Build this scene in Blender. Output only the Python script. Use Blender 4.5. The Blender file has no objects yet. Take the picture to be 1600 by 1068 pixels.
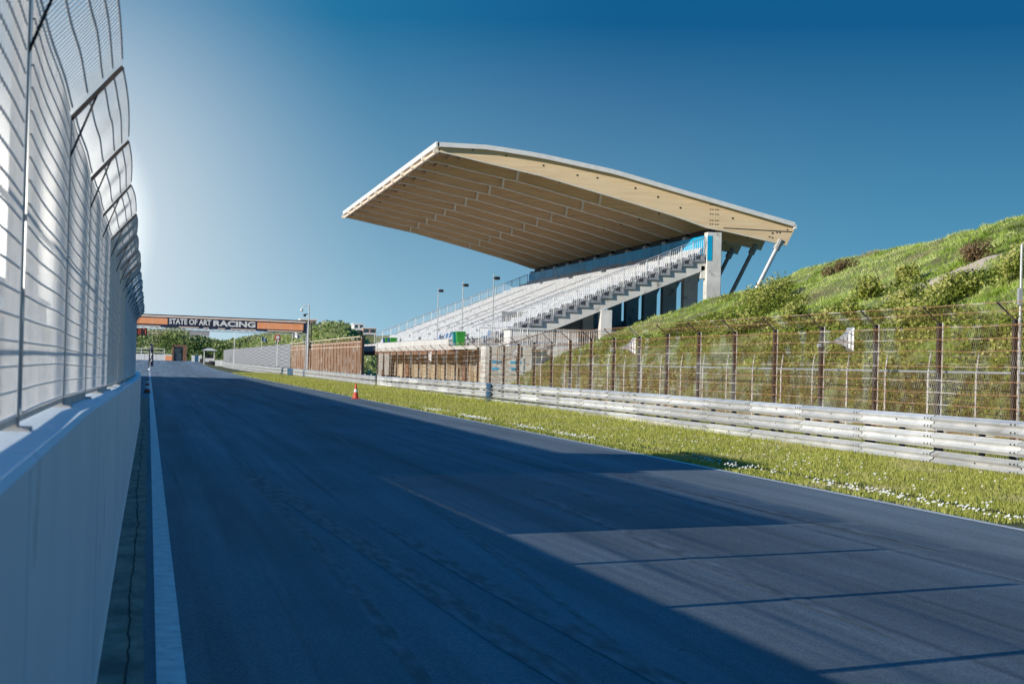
import bpy, math, random
import numpy as np
from mathutils import Vector, Matrix
random.seed(7); RNG = np.random.default_rng(7)
S = bpy.context.scene
COL = S.collection
R = math.radians
# ------------------------------------------------------------------ helpers
def ipl(v, xs, ys): return float(np.interp(v, xs, ys))
def g(y):            # longitudinal profile of the track
    return np.interp(y, [-50, 300, 366, 460, 520, 5000], [0, 0, .1, .85, 1.1, 1.1])
GY = [-50, 110, 150, 200, 300, 366, 440, 480, 520]
GX = [10.6, 10.6, 10.4, 10.25, 10.9, 11.6, 12.2, 14.5, 24.0]
def edge_x(y): return ipl(y, GY, GX)

def setp(o, label=None, cat=None, group=None, kind=None):
    if label: o['label'] = label
    if cat: o['category'] = cat
    if group: o['group'] = group
    if kind: o['kind'] = kind
    return o
def thing(name, label, cat, loc=(0, 0, 0), group=None, rz=0.0):
    o = bpy.data.objects.new(name, None); COL.objects.link(o)
    o.location = loc; o.rotation_euler = (0, 0, rz); o.empty_display_size = .2
    return setp(o, label, cat, group)
def wloc(o):
    v = Vector((0, 0, 0))
    while o is not None:
        v += o.location; o = o.parent
    return v
def link_mesh(name, me, mat, parent=None):
    if isinstance(mat, (list, tuple)):
        for m in mat: me.materials.append(m)
    elif mat is not None: me.materials.append(mat)
    o = bpy.data.objects.new(name, me); COL.objects.link(o)
    if parent is not None: o.parent = parent
    return o

class MB:
    def __init__(s): s.v = []; s.f = []; s.mi = []; s.m = 0
    def add(s, vs, fs):
        b = len(s.v); s.v += [tuple(p) for p in vs]
        for f in fs: s.f.append([i + b for i in f]); s.mi.append(s.m)
        return s
    def box(s, x0, x1, y0, y1, z0, z1):
        return s.add([(x0,y0,z0),(x1,y0,z0),(x1,y1,z0),(x0,y1,z0),(x0,y0,z1),(x1,y0,z1),(x1,y1,z1),(x0,y1,z1)],
                     [(0,3,2,1),(4,5,6,7),(0,1,5,4),(1,2,6,5),(2,3,7,6),(3,0,4,7)])
    def bar(s, a, b, w=.05, h=None, up=(0, 0, 1)):
        h = h or w; a = Vector(a); b = Vector(b); d = (b - a).normalized(); u = Vector(up)
        if abs(d.dot(u)) > .98: u = Vector((0, 1, 0))
        sd = d.cross(u).normalized() * (w / 2); u2 = sd.cross(d).normalized() * (h / 2)
        vs = [a - sd - u2, a + sd - u2, a + sd + u2, a - sd + u2, b - sd - u2, b + sd - u2, b + sd + u2, b - sd + u2]
        return s.add(vs, [(0,1,2,3),(7,6,5,4),(0,4,5,1),(1,5,6,2),(2,6,7,3),(3,7,4,0)])
    def tube(s, a, b, r0=.05, r1=None, n=8, caps=True):
        r1 = r0 if r1 is None else r1; a = Vector(a); b = Vector(b); d = (b - a).normalized()
        u = Vector((0, 0, 1)) if abs(d.z) < .95 else Vector((1, 0, 0))
        p = d.cross(u).normalized(); q = d.cross(p)
        vs = []
        for c, rr in ((a, r0), (b, r1)):
            for i in range(n):
                t = 2 * math.pi * i / n; vs.append(c + (p * math.cos(t) + q * math.sin(t)) * rr)
        fs = [(i, (i + 1) % n, n + (i + 1) % n, n + i) for i in range(n)]
        if caps: fs += [tuple(range(n - 1, -1, -1)), tuple(range(n, 2 * n))]
        return s.add(vs, fs)
    def prism_y(s, poly, y0, y1):       # polygon in XZ, extruded along Y
        n = len(poly)
        vs = [(x, y0, z) for x, z in poly] + [(x, y1, z) for x, z in poly]
        return s.add(vs, [tuple(range(n)), tuple(range(2 * n - 1, n - 1, -1))] + [(i, i + n, (i + 1) % n + n, (i + 1) % n) for i in range(n)])
    def strip(s, rows):                 # rows: list of equally long point lists -> quads
        n = len(rows[0]); vs = [p for r_ in rows for p in r_]
        fs = [(i * n + j, i * n + j + 1, (i + 1) * n + j + 1, (i + 1) * n + j) for i in range(len(rows) - 1) for j in range(n - 1)]
        return s.add(vs, fs)
    def lathe(s, prof, c=(0, 0, 0), n=16):
        vs = []
        for r_, z in prof:
            for i in range(n):
                t = 2 * math.pi * i / n; vs.append((c[0] + r_ * math.cos(t), c[1] + r_ * math.sin(t), c[2] + z))
        fs = [(k * n + i, k * n + (i + 1) % n, (k + 1) * n + (i + 1) % n, (k + 1) * n + i) for k in range(len(prof) - 1) for i in range(n)]
        fs += [tuple(range(n - 1, -1, -1)), tuple(range((len(prof) - 1) * n, len(prof) * n))]
        return s.add(vs, fs)
    def build(s, name, mat, parent=None, smooth=False, bevel=0):
        off = wloc(parent) if parent is not None else Vector((0, 0, 0))
        me = bpy.data.meshes.new(name)
        me.from_pydata([(x - off.x, y - off.y, z - off.z) for x, y, z in s.v], [], s.f); me.update()
        if any(s.mi): me.polygons.foreach_set('material_index', s.mi)
        if smooth: me.polygons.foreach_set('use_smooth', [True] * len(me.polygons))
        o = link_mesh(name, me, mat, parent)
        if bevel:
            b = o.modifiers.new('bevel', 'BEVEL'); b.width = bevel; b.segments = 2; b.limit_method = 'ANGLE'
        return o

def np_mesh(name, V, F, mat, parent=None, rnd=None, off=(0, 0, 0), smooth=False):
    me = bpy.data.meshes.new(name); V = np.asarray(V, np.float32) - np.asarray(off, np.float32); F = np.asarray(F, np.int32)
    k = F.shape[1]
    me.vertices.add(len(V)); me.vertices.foreach_set('co', V.ravel())
    me.loops.add(F.size); me.loops.foreach_set('vertex_index', F.ravel())
    me.polygons.add(len(F)); me.polygons.foreach_set('loop_start', np.arange(0, F.size, k, dtype=np.int32))
    if smooth: me.polygons.foreach_set('use_smooth', np.ones(len(F), bool))
    me.update(calc_edges=True)
    if rnd is not None:
        a = me.attributes.new('rnd', 'FLOAT', 'POINT'); a.data.foreach_set('value', np.asarray(rnd, np.float32))
    return link_mesh(name, me, mat, parent)

def square_wires(A, B, w, w2=None):
    """axis aligned square wires between arrays of points A and B (n,3); section perpendicular to the main direction"""
    A = np.asarray(A, float); B = np.asarray(B, float); d = B - A; L = np.linalg.norm(d, axis=1, keepdims=True); d = d / np.maximum(L, 1e-9)
    ref = np.where(np.abs(d[:, 1:2]) > .7, np.array([[0, 0, 1.]]), np.array([[0, 1., 0]]))
    p = np.cross(d, ref); p /= np.linalg.norm(p, axis=1, keepdims=True); q = np.cross(d, p)
    h = w / 2; h2 = (w2 or w) / 2; V = []
    for E_ in (A, B):
        for sx, sy in ((-1, -1), (1, -1), (1, 1), (-1, 1)): V.append(E_ + p * h * sx + q * h2 * sy)
    V = np.stack(V, 1).reshape(-1, 3); n = len(A); b = (np.arange(n) * 8)[:, None]
    F = np.concatenate([b + np.array([f]) for f in ((0,1,5,4),(1,2,6,5),(2,3,7,6),(3,0,4,7))], 0)
    return V, F

# ------------------------------------------------------------------ materials
def nodes(m):
    m.use_nodes = True; nt = m.node_tree; return nt, nt.nodes, nt.links
def mat(name, c1, c2=None, scale=4, rough=.75, metal=0, bump=.15, bscale=None, stretch=(1, 1, 1), rnd=0, spec=.5, dirt=None, detail=6, coord='pos', c3=None, contrast=(.35, .65)):
    m = bpy.data.materials.new(name); nt, N, L = nodes(m); b = N['Principled BSDF']
    b.inputs['Roughness'].default_value = rough; b.inputs['Metallic'].default_value = metal; b.inputs['Specular IOR Level'].default_value = spec
    c2 = c2 or tuple(min(1, v * .75) for v in c1)
    if coord == 'pos': src = N.new('ShaderNodeNewGeometry').outputs['Position']
    else: src = N.new('ShaderNodeTexCoord').outputs['Object']
    mp = N.new('ShaderNodeMapping'); mp.inputs['Scale'].default_value = stretch; L.new(src, mp.inputs[0])
    nz = N.new('ShaderNodeTexNoise'); nz.inputs['Scale'].default_value = scale; nz.inputs['Detail'].default_value = detail; nz.inputs['Roughness'].default_value = .62
    L.new(mp.outputs[0], nz.inputs[0])
    cr = N.new('ShaderNodeValToRGB'); e = cr.color_ramp.elements; e[0].position, e[1].position = contrast
    e[0].color = (*c2, 1); e[1].color = (*c1, 1)
    if c3: q = e.new(.5); q.color = (*c3, 1)
    L.new(nz.outputs[0], cr.inputs[0]); out = cr.outputs[0]
    if dirt:                       # (colour, scale, threshold)
        n2 = N.new('ShaderNodeTexNoise'); n2.inputs['Scale'].default_value = dirt[1]; n2.inputs['Detail'].default_value = 8; L.new(mp.outputs[0], n2.inputs[0])
        r2 = N.new('ShaderNodeMapRange'); r2.inputs[1].default_value = dirt[2]; r2.inputs[2].default_value = dirt[2] + .12; L.new(n2.outputs[0], r2.inputs[0])
        mx = N.new('ShaderNodeMixRGB'); L.new(r2.outputs[0], mx.inputs[0]); L.new(out, mx.inputs[1]); mx.inputs[2].default_value = (*dirt[0], 1); out = mx.outputs[0]
    if rnd:
        oi = N.new('ShaderNodeObjectInfo'); mr = N.new('ShaderNodeMapRange'); mr.inputs[3].default_value = 1 - rnd; mr.inputs[4].default_value = 1 + rnd * .5
        L.new(oi.outputs['Random'], mr.inputs[0]); hs = N.new('ShaderNodeHueSaturation'); L.new(mr.outputs[0], hs.inputs['Value']); L.new(out, hs.inputs['Color']); out = hs.outputs[0]
    L.new(out, b.inputs['Base Color'])
    if bump:
        nb = N.new('ShaderNodeTexNoise'); nb.inputs['Scale'].default_value = bscale or scale * 6; nb.inputs['Detail'].default_value = 5; L.new(mp.outputs[0], nb.inputs[0])
        bp = N.new('ShaderNodeBump'); bp.inputs['Strength'].default_value = bump; bp.inputs['Distance'].default_value = .02
        L.new(nb.outputs[0], bp.inputs['Height']); L.new(bp.outputs[0], b.inputs['Normal'])
    return m
def foliage(name, cols, scale=.25, transl=.35, dry=None, sand=None):
    m = bpy.data.materials.new(name); nt, N, L = nodes(m); N.remove(N['Principled BSDF']); out = N['Material Output']
    at = N.new('ShaderNodeAttribute'); at.attribute_name = 'rnd'
    cr = N.new('ShaderNodeValToRGB'); e = cr.color_ramp.elements; n = len(cols)
    for i in range(n - 2): e.new((i + 1) / (n - 1))
    for i, c in enumerate(cols): e[i].position = i / (n - 1); e[i].color = (*c, 1)
    L.new(at.outputs['Fac'], cr.inputs[0]); col = cr.outputs[0]
    geo = N.new('ShaderNodeNewGeometry')
    if dry:
        nz = N.new('ShaderNodeTexNoise'); nz.inputs['Scale'].default_value = scale; nz.inputs['Detail'].default_value = 7; L.new(geo.outputs['Position'], nz.inputs[0])
        mr = N.new('ShaderNodeMapRange'); mr.inputs[1].default_value = dry[1]; mr.inputs[2].default_value = dry[1] + .15; L.new(nz.outputs[0], mr.inputs[0])
        mx = N.new('ShaderNodeMixRGB'); L.new(mr.outputs[0], mx.inputs[0]); L.new(col, mx.inputs[1]); mx.inputs[2].default_value = (*dry[0], 1); col = mx.outputs[0]
    d = N.new('ShaderNodeBsdfDiffuse'); t = N.new('ShaderNodeBsdfTranslucent'); ms = N.new('ShaderNodeMixShader'); ms.inputs[0].default_value = transl
    L.new(col, d.inputs[0]); L.new(col, t.inputs[0]); L.new(d.outputs[0], ms.inputs[1]); L.new(t.outputs[0], ms.inputs[2]); L.new(ms.outputs[0], out.inputs[0])
    return m

M = {}
M['concrete'] = mat('pale_concrete', (.80, .78, .73), (.60, .59, .55), .8, .85, bump=.3, bscale=12, dirt=((.30, .29, .27), 1.7, .6))
M['concrete_grey'] = mat('grey_concrete', (.36, .36, .35), (.24, .24, .24), .9, .9, bump=.3, bscale=12)
M['pitwall'] = mat('painted_wall', (.80, .89, .94), (.72, .82, .88), .8, .6, bump=.2, bscale=30, stretch=(1, 1, .8), dirt=((.48, .54, .58), 1.6, .66))
M['steel'] = mat('galvanised_steel', (.82, .82, .81), (.58, .60, .62), 3, .38, .25, bump=.05, dirt=((.42, .37, .30), 2.1, .64), rnd=.3, stretch=(1, .4, 1))
M['wire'] = mat('bright_wire', (.88, .87, .85), (.74, .74, .73), 9, .45, .0, bump=0)
M['fence_post'] = mat('grey_post', (.50, .49, .48), (.36, .35, .34), 4, .6, .3, bump=.05)
M['rust'] = mat('rusty_steel', (.30, .14, .07), (.12, .06, .035), 7, .9, .1, bump=.2, dirt=((.46, .42, .38), 5, .55))
M['rust_wire'] = mat('rusty_wire', (.50, .30, .15), (.30, .15, .08), 8, .8, .1, bump=0, dirt=((.72, .68, .62), 1.1, .5))
M['post_white'] = mat('weathered_post_lit_flange', (.80, .76, .72), (.50, .45, .40), 3.5, .8, 0, bump=.15, dirt=((.22, .15, .11), 2.5, .6))  # boundary posts; also the debris posts' right flange, its sunlight in the colour
M['post_dark'] = mat('weathered_post_shaded_side', (.07, .058, .052), (.035, .03, .028), 3.5, .9, 0, bump=.15, dirt=((.30, .24, .2), 3.5, .66))  # shade of the debris posts' web and left flange put into the colour
M['white'] = mat('white_paint', (.80, .80, .78), (.68, .68, .67), 2, .5, bump=.03)
M['line'] = mat('line_paint', (.72, .75, .76), (.50, .53, .55), 6, .6, bump=.1, dirt=((.28, .29, .30), 9, .62))
M['seat'] = mat('seat_plastic', (.68, .69, .71), (.50, .54, .59), 1.5, .4, bump=0, rnd=.12)
M['seat_blue'] = mat('blue_seat_plastic', (.05, .20, .45), (.03, .12, .3), 2, .4, bump=0)
M['rail'] = mat('rail_steel', (.68, .69, .70), (.5, .51, .52), 4, .45, .4, bump=0)
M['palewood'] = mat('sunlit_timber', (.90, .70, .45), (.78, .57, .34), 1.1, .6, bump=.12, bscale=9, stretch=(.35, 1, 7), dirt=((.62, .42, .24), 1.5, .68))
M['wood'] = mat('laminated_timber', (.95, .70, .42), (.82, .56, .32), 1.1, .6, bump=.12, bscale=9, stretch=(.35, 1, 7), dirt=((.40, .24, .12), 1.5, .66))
M['deckwood'] = mat('roof_boarding', (.74, .50, .30), (.54, .35, .20), 1.3, .7, bump=.2, bscale=5, stretch=(6, .3, 1))
M['fascia'] = mat('white_fascia', (.84, .84, .82), (.72, .72, .70), 2, .4, bump=0)
M['teal'] = mat('blue_panel', (.0, .50, .85), (.0, .40, .72), 1.5, .5, bump=.03, rnd=.2)
M['dark'] = mat('dark_metal', (.03, .032, .036), (.018, .018, .02), 3, .6, .2, bump=0)
M['cream2'] = mat('lit_edge_and_brace', (.90, .82, .68), (.78, .70, .56), 2, .5, bump=0)  # cross braces; also the lit lower beam edges, done as colour
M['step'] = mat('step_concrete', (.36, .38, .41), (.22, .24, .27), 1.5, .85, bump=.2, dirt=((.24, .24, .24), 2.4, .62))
M['pitjoint'] = mat('joint_filler', (.64, .72, .77), (.58, .66, .71), 3, .8, bump=0)
M['navy'] = mat('navy_sheet', (.022, .03, .065), (.015, .02, .045), 3, .6, bump=0)
M['orange'] = mat('orange_sheet', (.98, .42, .20), (.90, .36, .16), 2, .6, bump=0)
M['cream'] = mat('cream_sheet', (.92, .74, .60), (.86, .68, .54), 2, .6, bump=0)
M['brownscreen'] = mat('brown_screen', (.19, .085, .035), (.07, .03, .015), 2.2, .95, bump=.4, stretch=(1, 4, .5), dirt=((.34, .22, .11), 1.6, .64))
M['green_plastic'] = mat('green_plastic', (.05, .36, .05), (.03, .25, .03), 3, .4, bump=0)
M['teal_plastic'] = mat('teal_plastic', (.02, .30, .30), (.02, .2, .2), 3, .4, bump=0)
M['red'] = mat('red_plastic', (.62, .07, .03), (.5, .05, .02), 3, .5, bump=0)
M['rubber'] = mat('black_rubber', (.02, .02, .021), (.012, .012, .012), 5, .8, bump=.2)
M['beige'] = mat('sandy_blocks', (.58, .49, .36), (.42, .35, .26), 1.2, .9, bump=.3, dirt=((.30, .24, .17), 1.3, .62))
M['glass'] = mat('window_glass', (.05, .07, .09), (.03, .04, .05), 1, .08, bump=0, spec=.8)
M['dark_blue'] = mat('dark_blue_finish', (.04, .13, .26), (.025, .09, .2), 4, .5, bump=0)  # own blue of bins, flag and board; gap shade on the near rail
M['facade'] = mat('white_facade', (.74, .74, .72), (.64, .64, .63), 1, .7, bump=.05)
M['brick'] = mat('salmon_brick', (.52, .34, .25), (.42, .26, .19), 3, .9, bump=.1)

def asphalt():
    m = bpy.data.materials.new('asphalt'); nt, N, L = nodes(m); b = N['Principled BSDF']; b.inputs['Roughness'].default_value = .8; b.inputs['Specular IOR Level'].default_value = .2
    geo = N.new('ShaderNodeNewGeometry')
    def noise(sc, st, det=6, ro=.6):
        mp = N.new('ShaderNodeMapping'); mp.inputs['Scale'].default_value = st; L.new(geo.outputs['Position'], mp.inputs[0])
        n = N.new('ShaderNodeTexNoise'); n.inputs['Scale'].default_value = sc; n.inputs['Detail'].default_value = det; n.inputs['Roughness'].default_value = ro; L.new(mp.outputs[0], n.inputs[0]); return n.outputs[0]
    def rng(v, a, b_, c, d):
        r = N.new('ShaderNodeMapRange'); r.inputs[1].default_value = a; r.inputs[2].default_value = b_; r.inputs[3].default_value = c; r.inputs[4].default_value = d; L.new(v, r.inputs[0]); return r.outputs[0]
    def mul(a, b_):
        x = N.new('ShaderNodeMath'); x.operation = 'MULTIPLY'; L.new(a, x.inputs[0])
        if isinstance(b_, float): x.inputs[1].default_value = b_
        else: L.new(b_, x.inputs[1])
        return x.outputs[0]
    grain = mul(rng(noise(60, (1, .8, 1), 3, .85), .3, .7, .5, 1.5), rng(noise(22, (1, .6, 1), 4, .75), .3, .7, .84, 1.16))
    streak = rng(noise(1.0, (1.6, .035, 1), 5, .6), .35, .68, .74, 1.2)
    tyre = rng(noise(1.0, (5, .05, 1), 3, .5), .60, .72, 1.0, .72)
    patch = rng(noise(.35, (1, .5, 1), 6, .6), .3, .7, .86, 1.12)
    spots = rng(noise(3.2, (1, 1, 1), 2, .4), .76, .78, 1.0, .35)
    v = mul(mul(mul(mul(grain, streak), tyre), patch), spots)
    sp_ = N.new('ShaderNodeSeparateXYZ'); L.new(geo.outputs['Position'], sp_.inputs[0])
    far = rng(sp_.outputs[1], 172, 186, 1.0, 1.5); v = mul(v, far)  # far sunlit stretch lightened in the colour itself
    rline = N.new('ShaderNodeMath'); rline.operation = 'SINE'; L.new(rng(sp_.outputs[0], 0, 10.6, .6, 8.5), rline.inputs[0]); v = mul(v, rng(rline.outputs[0], -1, 1, .90, 1.07))
    sc = N.new('ShaderNodeVectorMath'); sc.operation = 'SCALE'; sc.inputs[0].default_value = (.152, .196, .226); L.new(v, sc.inputs['Scale'])
    L.new(sc.outputs[0], b.inputs['Base Color'])
    bp = N.new('ShaderNodeBump'); bp.inputs['Strength'].default_value = .5; bp.inputs['Distance'].default_value = .008; L.new(noise(70, (1, 1, 1), 4, .8), bp.inputs['Height']); L.new(bp.outputs[0], b.inputs['Normal'])
    return m
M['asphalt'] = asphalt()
M['gutter'] = mat('gutter_concrete', (.36, .29, .22), (.15, .12, .10), 3.5, .9, bump=.5, bscale=40, stretch=(1, .5, 1), dirt=((.20, .19, .13), 5, .62))
M['soil'] = mat('turf_soil', (.115, .125, .035), (.07, .07, .03), 1.3, 1, bump=.5, bscale=9)
M['hillsoil'] = mat('dune_soil', (.24, .29, .07), (.15, .14, .06), .5, 1, bump=.6, bscale=6, dirt=((.40, .34, .25), .16, .64))
def sand_patch(m, c, rad):
    nt, N, L = nodes(m); b = N['Principled BSDF']; src = b.inputs['Base Color'].links[0].from_socket
    geo = N.new('ShaderNodeNewGeometry'); sb = N.new('ShaderNodeVectorMath'); sb.operation = 'SUBTRACT'; L.new(geo.outputs['Position'], sb.inputs[0]); sb.inputs[1].default_value = c
    ml = N.new('ShaderNodeVectorMath'); ml.operation = 'MULTIPLY'; L.new(sb.outputs[0], ml.inputs[0]); ml.inputs[1].default_value = (1 / rad[0], 1 / rad[1], 0)
    ln = N.new('ShaderNodeVectorMath'); ln.operation = 'LENGTH'; L.new(ml.outputs[0], ln.inputs[0])
    nz = N.new('ShaderNodeTexNoise'); nz.inputs['Scale'].default_value = .9; nz.inputs['Detail'].default_value = 8; L.new(geo.outputs['Position'], nz.inputs[0])
    ad = N.new('ShaderNodeMath'); L.new(ln.outputs['Value'], ad.inputs[0]); L.new(nz.outputs[0], ad.inputs[1])
    mr = N.new('ShaderNodeMapRange'); mr.inputs[1].default_value = 1.5; mr.inputs[2].default_value = 1.25; L.new(ad.outputs[0], mr.inputs[0])
    mx = N.new('ShaderNodeMixRGB'); L.new(mr.outputs[0], mx.inputs[0]); L.new(src, mx.inputs[1]); mx.inputs[2].default_value = (.60, .50, .38, 1); L.new(mx.outputs[0], b.inputs['Base Color'])
sand_patch(M['hillsoil'], (30.2, 66.2, 0), (2.9, 3.0))
M['grass'] = foliage('verge_grass', [(.18, .22, .03), (.40, .44, .08), (.60, .60, .18), (.76, .70, .34)], .5, .35, ((.56, .52, .25), .54))
M['hillgrass'] = foliage('dune_grass', [(.09, .14, .02), (.27, .40, .05), (.46, .62, .11), (.70, .76, .30)], .3, .3, ((.52, .44, .26), .58))
M['shrub'] = foliage('shrub_leaves', [(.05, .08, .015), (.18, .23, .035), (.38, .41, .09), (.66, .62, .26)], 1, .25)
M['brownshrub'] = foliage('dry_shrub_leaves', [(.07, .05, .03), (.16, .11, .06), (.26, .18, .10), (.34, .26, .16)], 1, .2)
M['fartree'] = foliage('far_dune_scrub', [(.13, .19, .06), (.28, .37, .12), (.44, .50, .22), (.62, .62, .38)], .06, .4, ((.68, .60, .42), .55))  # paled in the colour for distance haze
M['daisy'] = mat('daisy_petals', (.82, .82, .78), (.7, .7, .62), 8, .8, bump=0)
M['twig'] = mat('twig_bark', (.12, .09, .06), (.07, .05, .035), 6, .9, bump=0)

# ------------------------------------------------------------------ camera
f = 2870.; th = math.atan(567 / f); pt = math.atan(37.7 / f); rl = .026
Fv = Vector((math.sin(th) * math.cos(pt), math.cos(th) * math.cos(pt), math.sin(pt)))
Rv = Vector((math.cos(th), -math.sin(th), 0)); Uv = Rv.cross(Fv)
R2 = Rv * math.cos(rl) + Uv * math.sin(rl); U2 = -Rv * math.sin(rl) + Uv * math.cos(rl)
cam = bpy.data.objects.new('camera', bpy.data.cameras.new('camera')); COL.objects.link(cam); S.camera = cam
mw = Matrix((R2, U2, -Fv)).transposed().to_4x4(); mw.translation = (0, 0, 1.85); cam.matrix_world = mw
cam.data.sensor_width = 36; cam.data.lens = f / 1600 * 36; cam.data.clip_start = .05; cam.data.clip_end = 6000
cam.data.dof.use_dof = True; cam.data.dof.focus_distance = 75; cam.data.dof.aperture_fstop = 8.0
# ------------------------------------------------------------------ light
AZ, EL = 67, 18.5
T = Vector((math.sin(R(AZ)) * math.cos(R(EL)), math.cos(R(AZ)) * math.cos(R(EL)), -math.sin(R(EL))))
sun = bpy.data.lights.new('sun', 'SUN'); sun.energy = 5.0; sun.angle = R(.5); sun.color = (1, .93, .82)
so = bpy.data.objects.new('sun', sun); so.rotation_euler = T.to_track_quat('-Z', 'Y').to_euler(); COL.objects.link(so); so.location = (0, 0, 60)
W = bpy.data.worlds.new('World'); S.world = W; W.use_nodes = True
def world():
    nt = W.node_tree; N = nt.nodes; L = nt.links; bg = N['Background']; bg.inputs[1].default_value = .1
    sk = N.new('ShaderNodeTexSky'); sk.sky_type = 'NISHITA'; sk.sun_disc = False; sk.sun_elevation = R(EL); sk.sun_rotation = R(180 + AZ); sk.air_density = 1.2; sk.dust_density = .6
    tc = N.new('ShaderNodeTexCoord'); vec = tc.outputs['Generated']
    sep = N.new('ShaderNodeSeparateXYZ'); L.new(vec, sep.inputs[0])
    def mth(op, a, b=None, c=None):
        x = N.new('ShaderNodeMath'); x.operation = op
        for i, v in enumerate((a, b, c)):
            if v is None: continue
            if isinstance(v, (int, float)): x.inputs[i].default_value = v
            else: L.new(v, x.inputs[i])
        return x.outputs[0]
    def rng(v, a, b_, c=0., d=1., smooth=False):
        r = N.new('ShaderNodeMapRange'); r.interpolation_type = 'SMOOTHSTEP' if smooth else 'LINEAR'
        for i, q in enumerate((a, b_, c, d)): r.inputs[i + 1].default_value = q
        L.new(v, r.inputs[0]); return r.outputs[0]
    def mix(fac, a, b_, mode='MIX'):
        x = N.new('ShaderNodeMixRGB'); x.blend_type = mode
        for i, v in ((0, fac), (1, a), (2, b_)):
            if isinstance(v, (int, float)): x.inputs[i].default_value = v
            elif isinstance(v, tuple): x.inputs[i].default_value = (*v, 1)
            else: L.new(v, x.inputs[i])
        return x.outputs[0]
    ga = R(-4.6)                      # azimuth of a white glow added to the sky behind the left fence
    nx = mth('DIVIDE', sep.outputs[0], mth('SQRT', mth('ADD', mth('MULTIPLY', sep.outputs[0], sep.outputs[0]), mth('ADD', mth('MULTIPLY', sep.outputs[1], sep.outputs[1]), 1e-6))))
    ny = mth('DIVIDE', sep.outputs[1], mth('SQRT', mth('ADD', mth('MULTIPLY', sep.outputs[0], sep.outputs[0]), mth('ADD', mth('MULTIPLY', sep.outputs[1], sep.outputs[1]), 1e-6))))
    dd = mth('ADD', mth('MULTIPLY', nx, math.sin(ga)), mth('MULTIPLY', ny, math.cos(ga)))
    ang = mth('ARCCOSINE', mth('MINIMUM', mth('MAXIMUM', dd, -1.), 1.))
    s = rng(ang, .03, .52, smooth=True); s2 = rng(ang, .02, .36, smooth=True); z = sep.outputs[2]
    low = mix(s, (.48, .72, .85), (.17, .52, .74)); high = mix(s2, (.02, .22, .42), (.000, .100, .265))
    t = mth('POWER', rng(z, .0, .185), .60)
    col = mix(t, low, high)
    col = mix(rng(z, .22, .7, smooth=True), col, (.0, .14, .41))
    gd = Vector((math.sin(ga) * math.cos(R(3.9)), math.cos(ga) * math.cos(R(3.9)), math.sin(R(3.9))))
    vd = N.new('ShaderNodeVectorMath'); vd.operation = 'DOT_PRODUCT'; L.new(vec, vd.inputs[0]); vd.inputs[1].default_value = gd
    ang2 = mth('ARCCOSINE', mth('MINIMUM', vd.outputs['Value'], 1.))
    glow = mth('POWER', rng(ang2, .0, .22, 1., 0.), 1.8)
    glow2 = mth('POWER', rng(ang2, .0, .085, 1., 0.), 1.6)
    col = mix(glow, col, (1.0, 1.0, 1.0)); 
    add = N.new('ShaderNodeVectorMath'); add.operation = 'SCALE'; add.inputs[0].default_value = (6.0, 5.6, 4.9); L.new(glow2, add.inputs['Scale'])
    col = mix(1., col, add.outputs[0], 'ADD')
    sc = N.new('ShaderNodeVectorMath'); sc.operation = 'SCALE'; L.new(col, sc.inputs[0]); sc.inputs['Scale'].default_value = 10.
    fin = mix(.02, sc.outputs[0], sk.outputs[0])
    L.new(fin, bg.inputs[0])
world()
S.view_settings.view_transform = 'Standard'; S.view_settings.look = 'None'; S.view_settings.exposure = 0
S.render.engine = 'CYCLES'; S.cycles.use_denoising = True
try: S.cycles.denoiser = 'OPENIMAGEDENOISE'
except Exception: pass
S.cycles.max_bounces = 6; S.cycles.transparent_max_bounces = 8

# ------------------------------------------------------------------ value noise for terrain
_tab = RNG.random((256, 256))
def vnoise(x, y):
    x = np.asarray(x, float); y = np.asarray(y, float); xi = np.floor(x).astype(int); yi = np.floor(y).astype(int); fx = x - xi; fy = y - yi
    fx = fx * fx * (3 - 2 * fx); fy = fy * fy * (3 - 2 * fy); a = _tab[xi % 256, yi % 256]; b = _tab[(xi + 1) % 256, yi % 256]; c = _tab[xi % 256, (yi + 1) % 256]; d = _tab[(xi + 1) % 256, (yi + 1) % 256]
    return (a * (1 - fx) + b * fx) * (1 - fy) + (c * (1 - fx) + d * fx) * fy - .5
def fbm(x, y, o=4): return sum(vnoise(x * 2 ** i + 17 * i, y * 2 ** i + 5 * i) / 2 ** i for i in range(o))
def grid(name, xs, ys, fz, mt, kind='structure'):
    X, Y = np.meshgrid(xs, ys, indexing='ij'); Z = fz(X, Y); V = np.stack([X, Y, Z], -1).reshape(-1, 3); nx, ny = X.shape
    i, j = np.meshgrid(np.arange(nx - 1), np.arange(ny - 1), indexing='ij'); a = (i * ny + j).ravel()
    F = np.stack([a, a + ny, a + ny + 1, a + 1], 1)
    return setp(np_mesh(name, V, F, mt, smooth=True), kind=kind)
# ground
gx = np.concatenate([np.linspace(-3000, -200, 8), np.linspace(-150, 150, 41), np.linspace(200, 3000, 8)])
gy = np.concatenate([np.linspace(-3000, -60, 6), np.arange(-50, 700, 10), np.linspace(750, 5000, 10)])
def ground_z(X, Y): return g(Y) - .02 + np.where((X > 11.5) & (X < 21) & (Y < 460), .07, 0)
grid('ground', np.sort(np.concatenate([gx, [10.5, 11.5, 12.5, 20.9]])), gy, ground_z, M['soil'])
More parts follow.
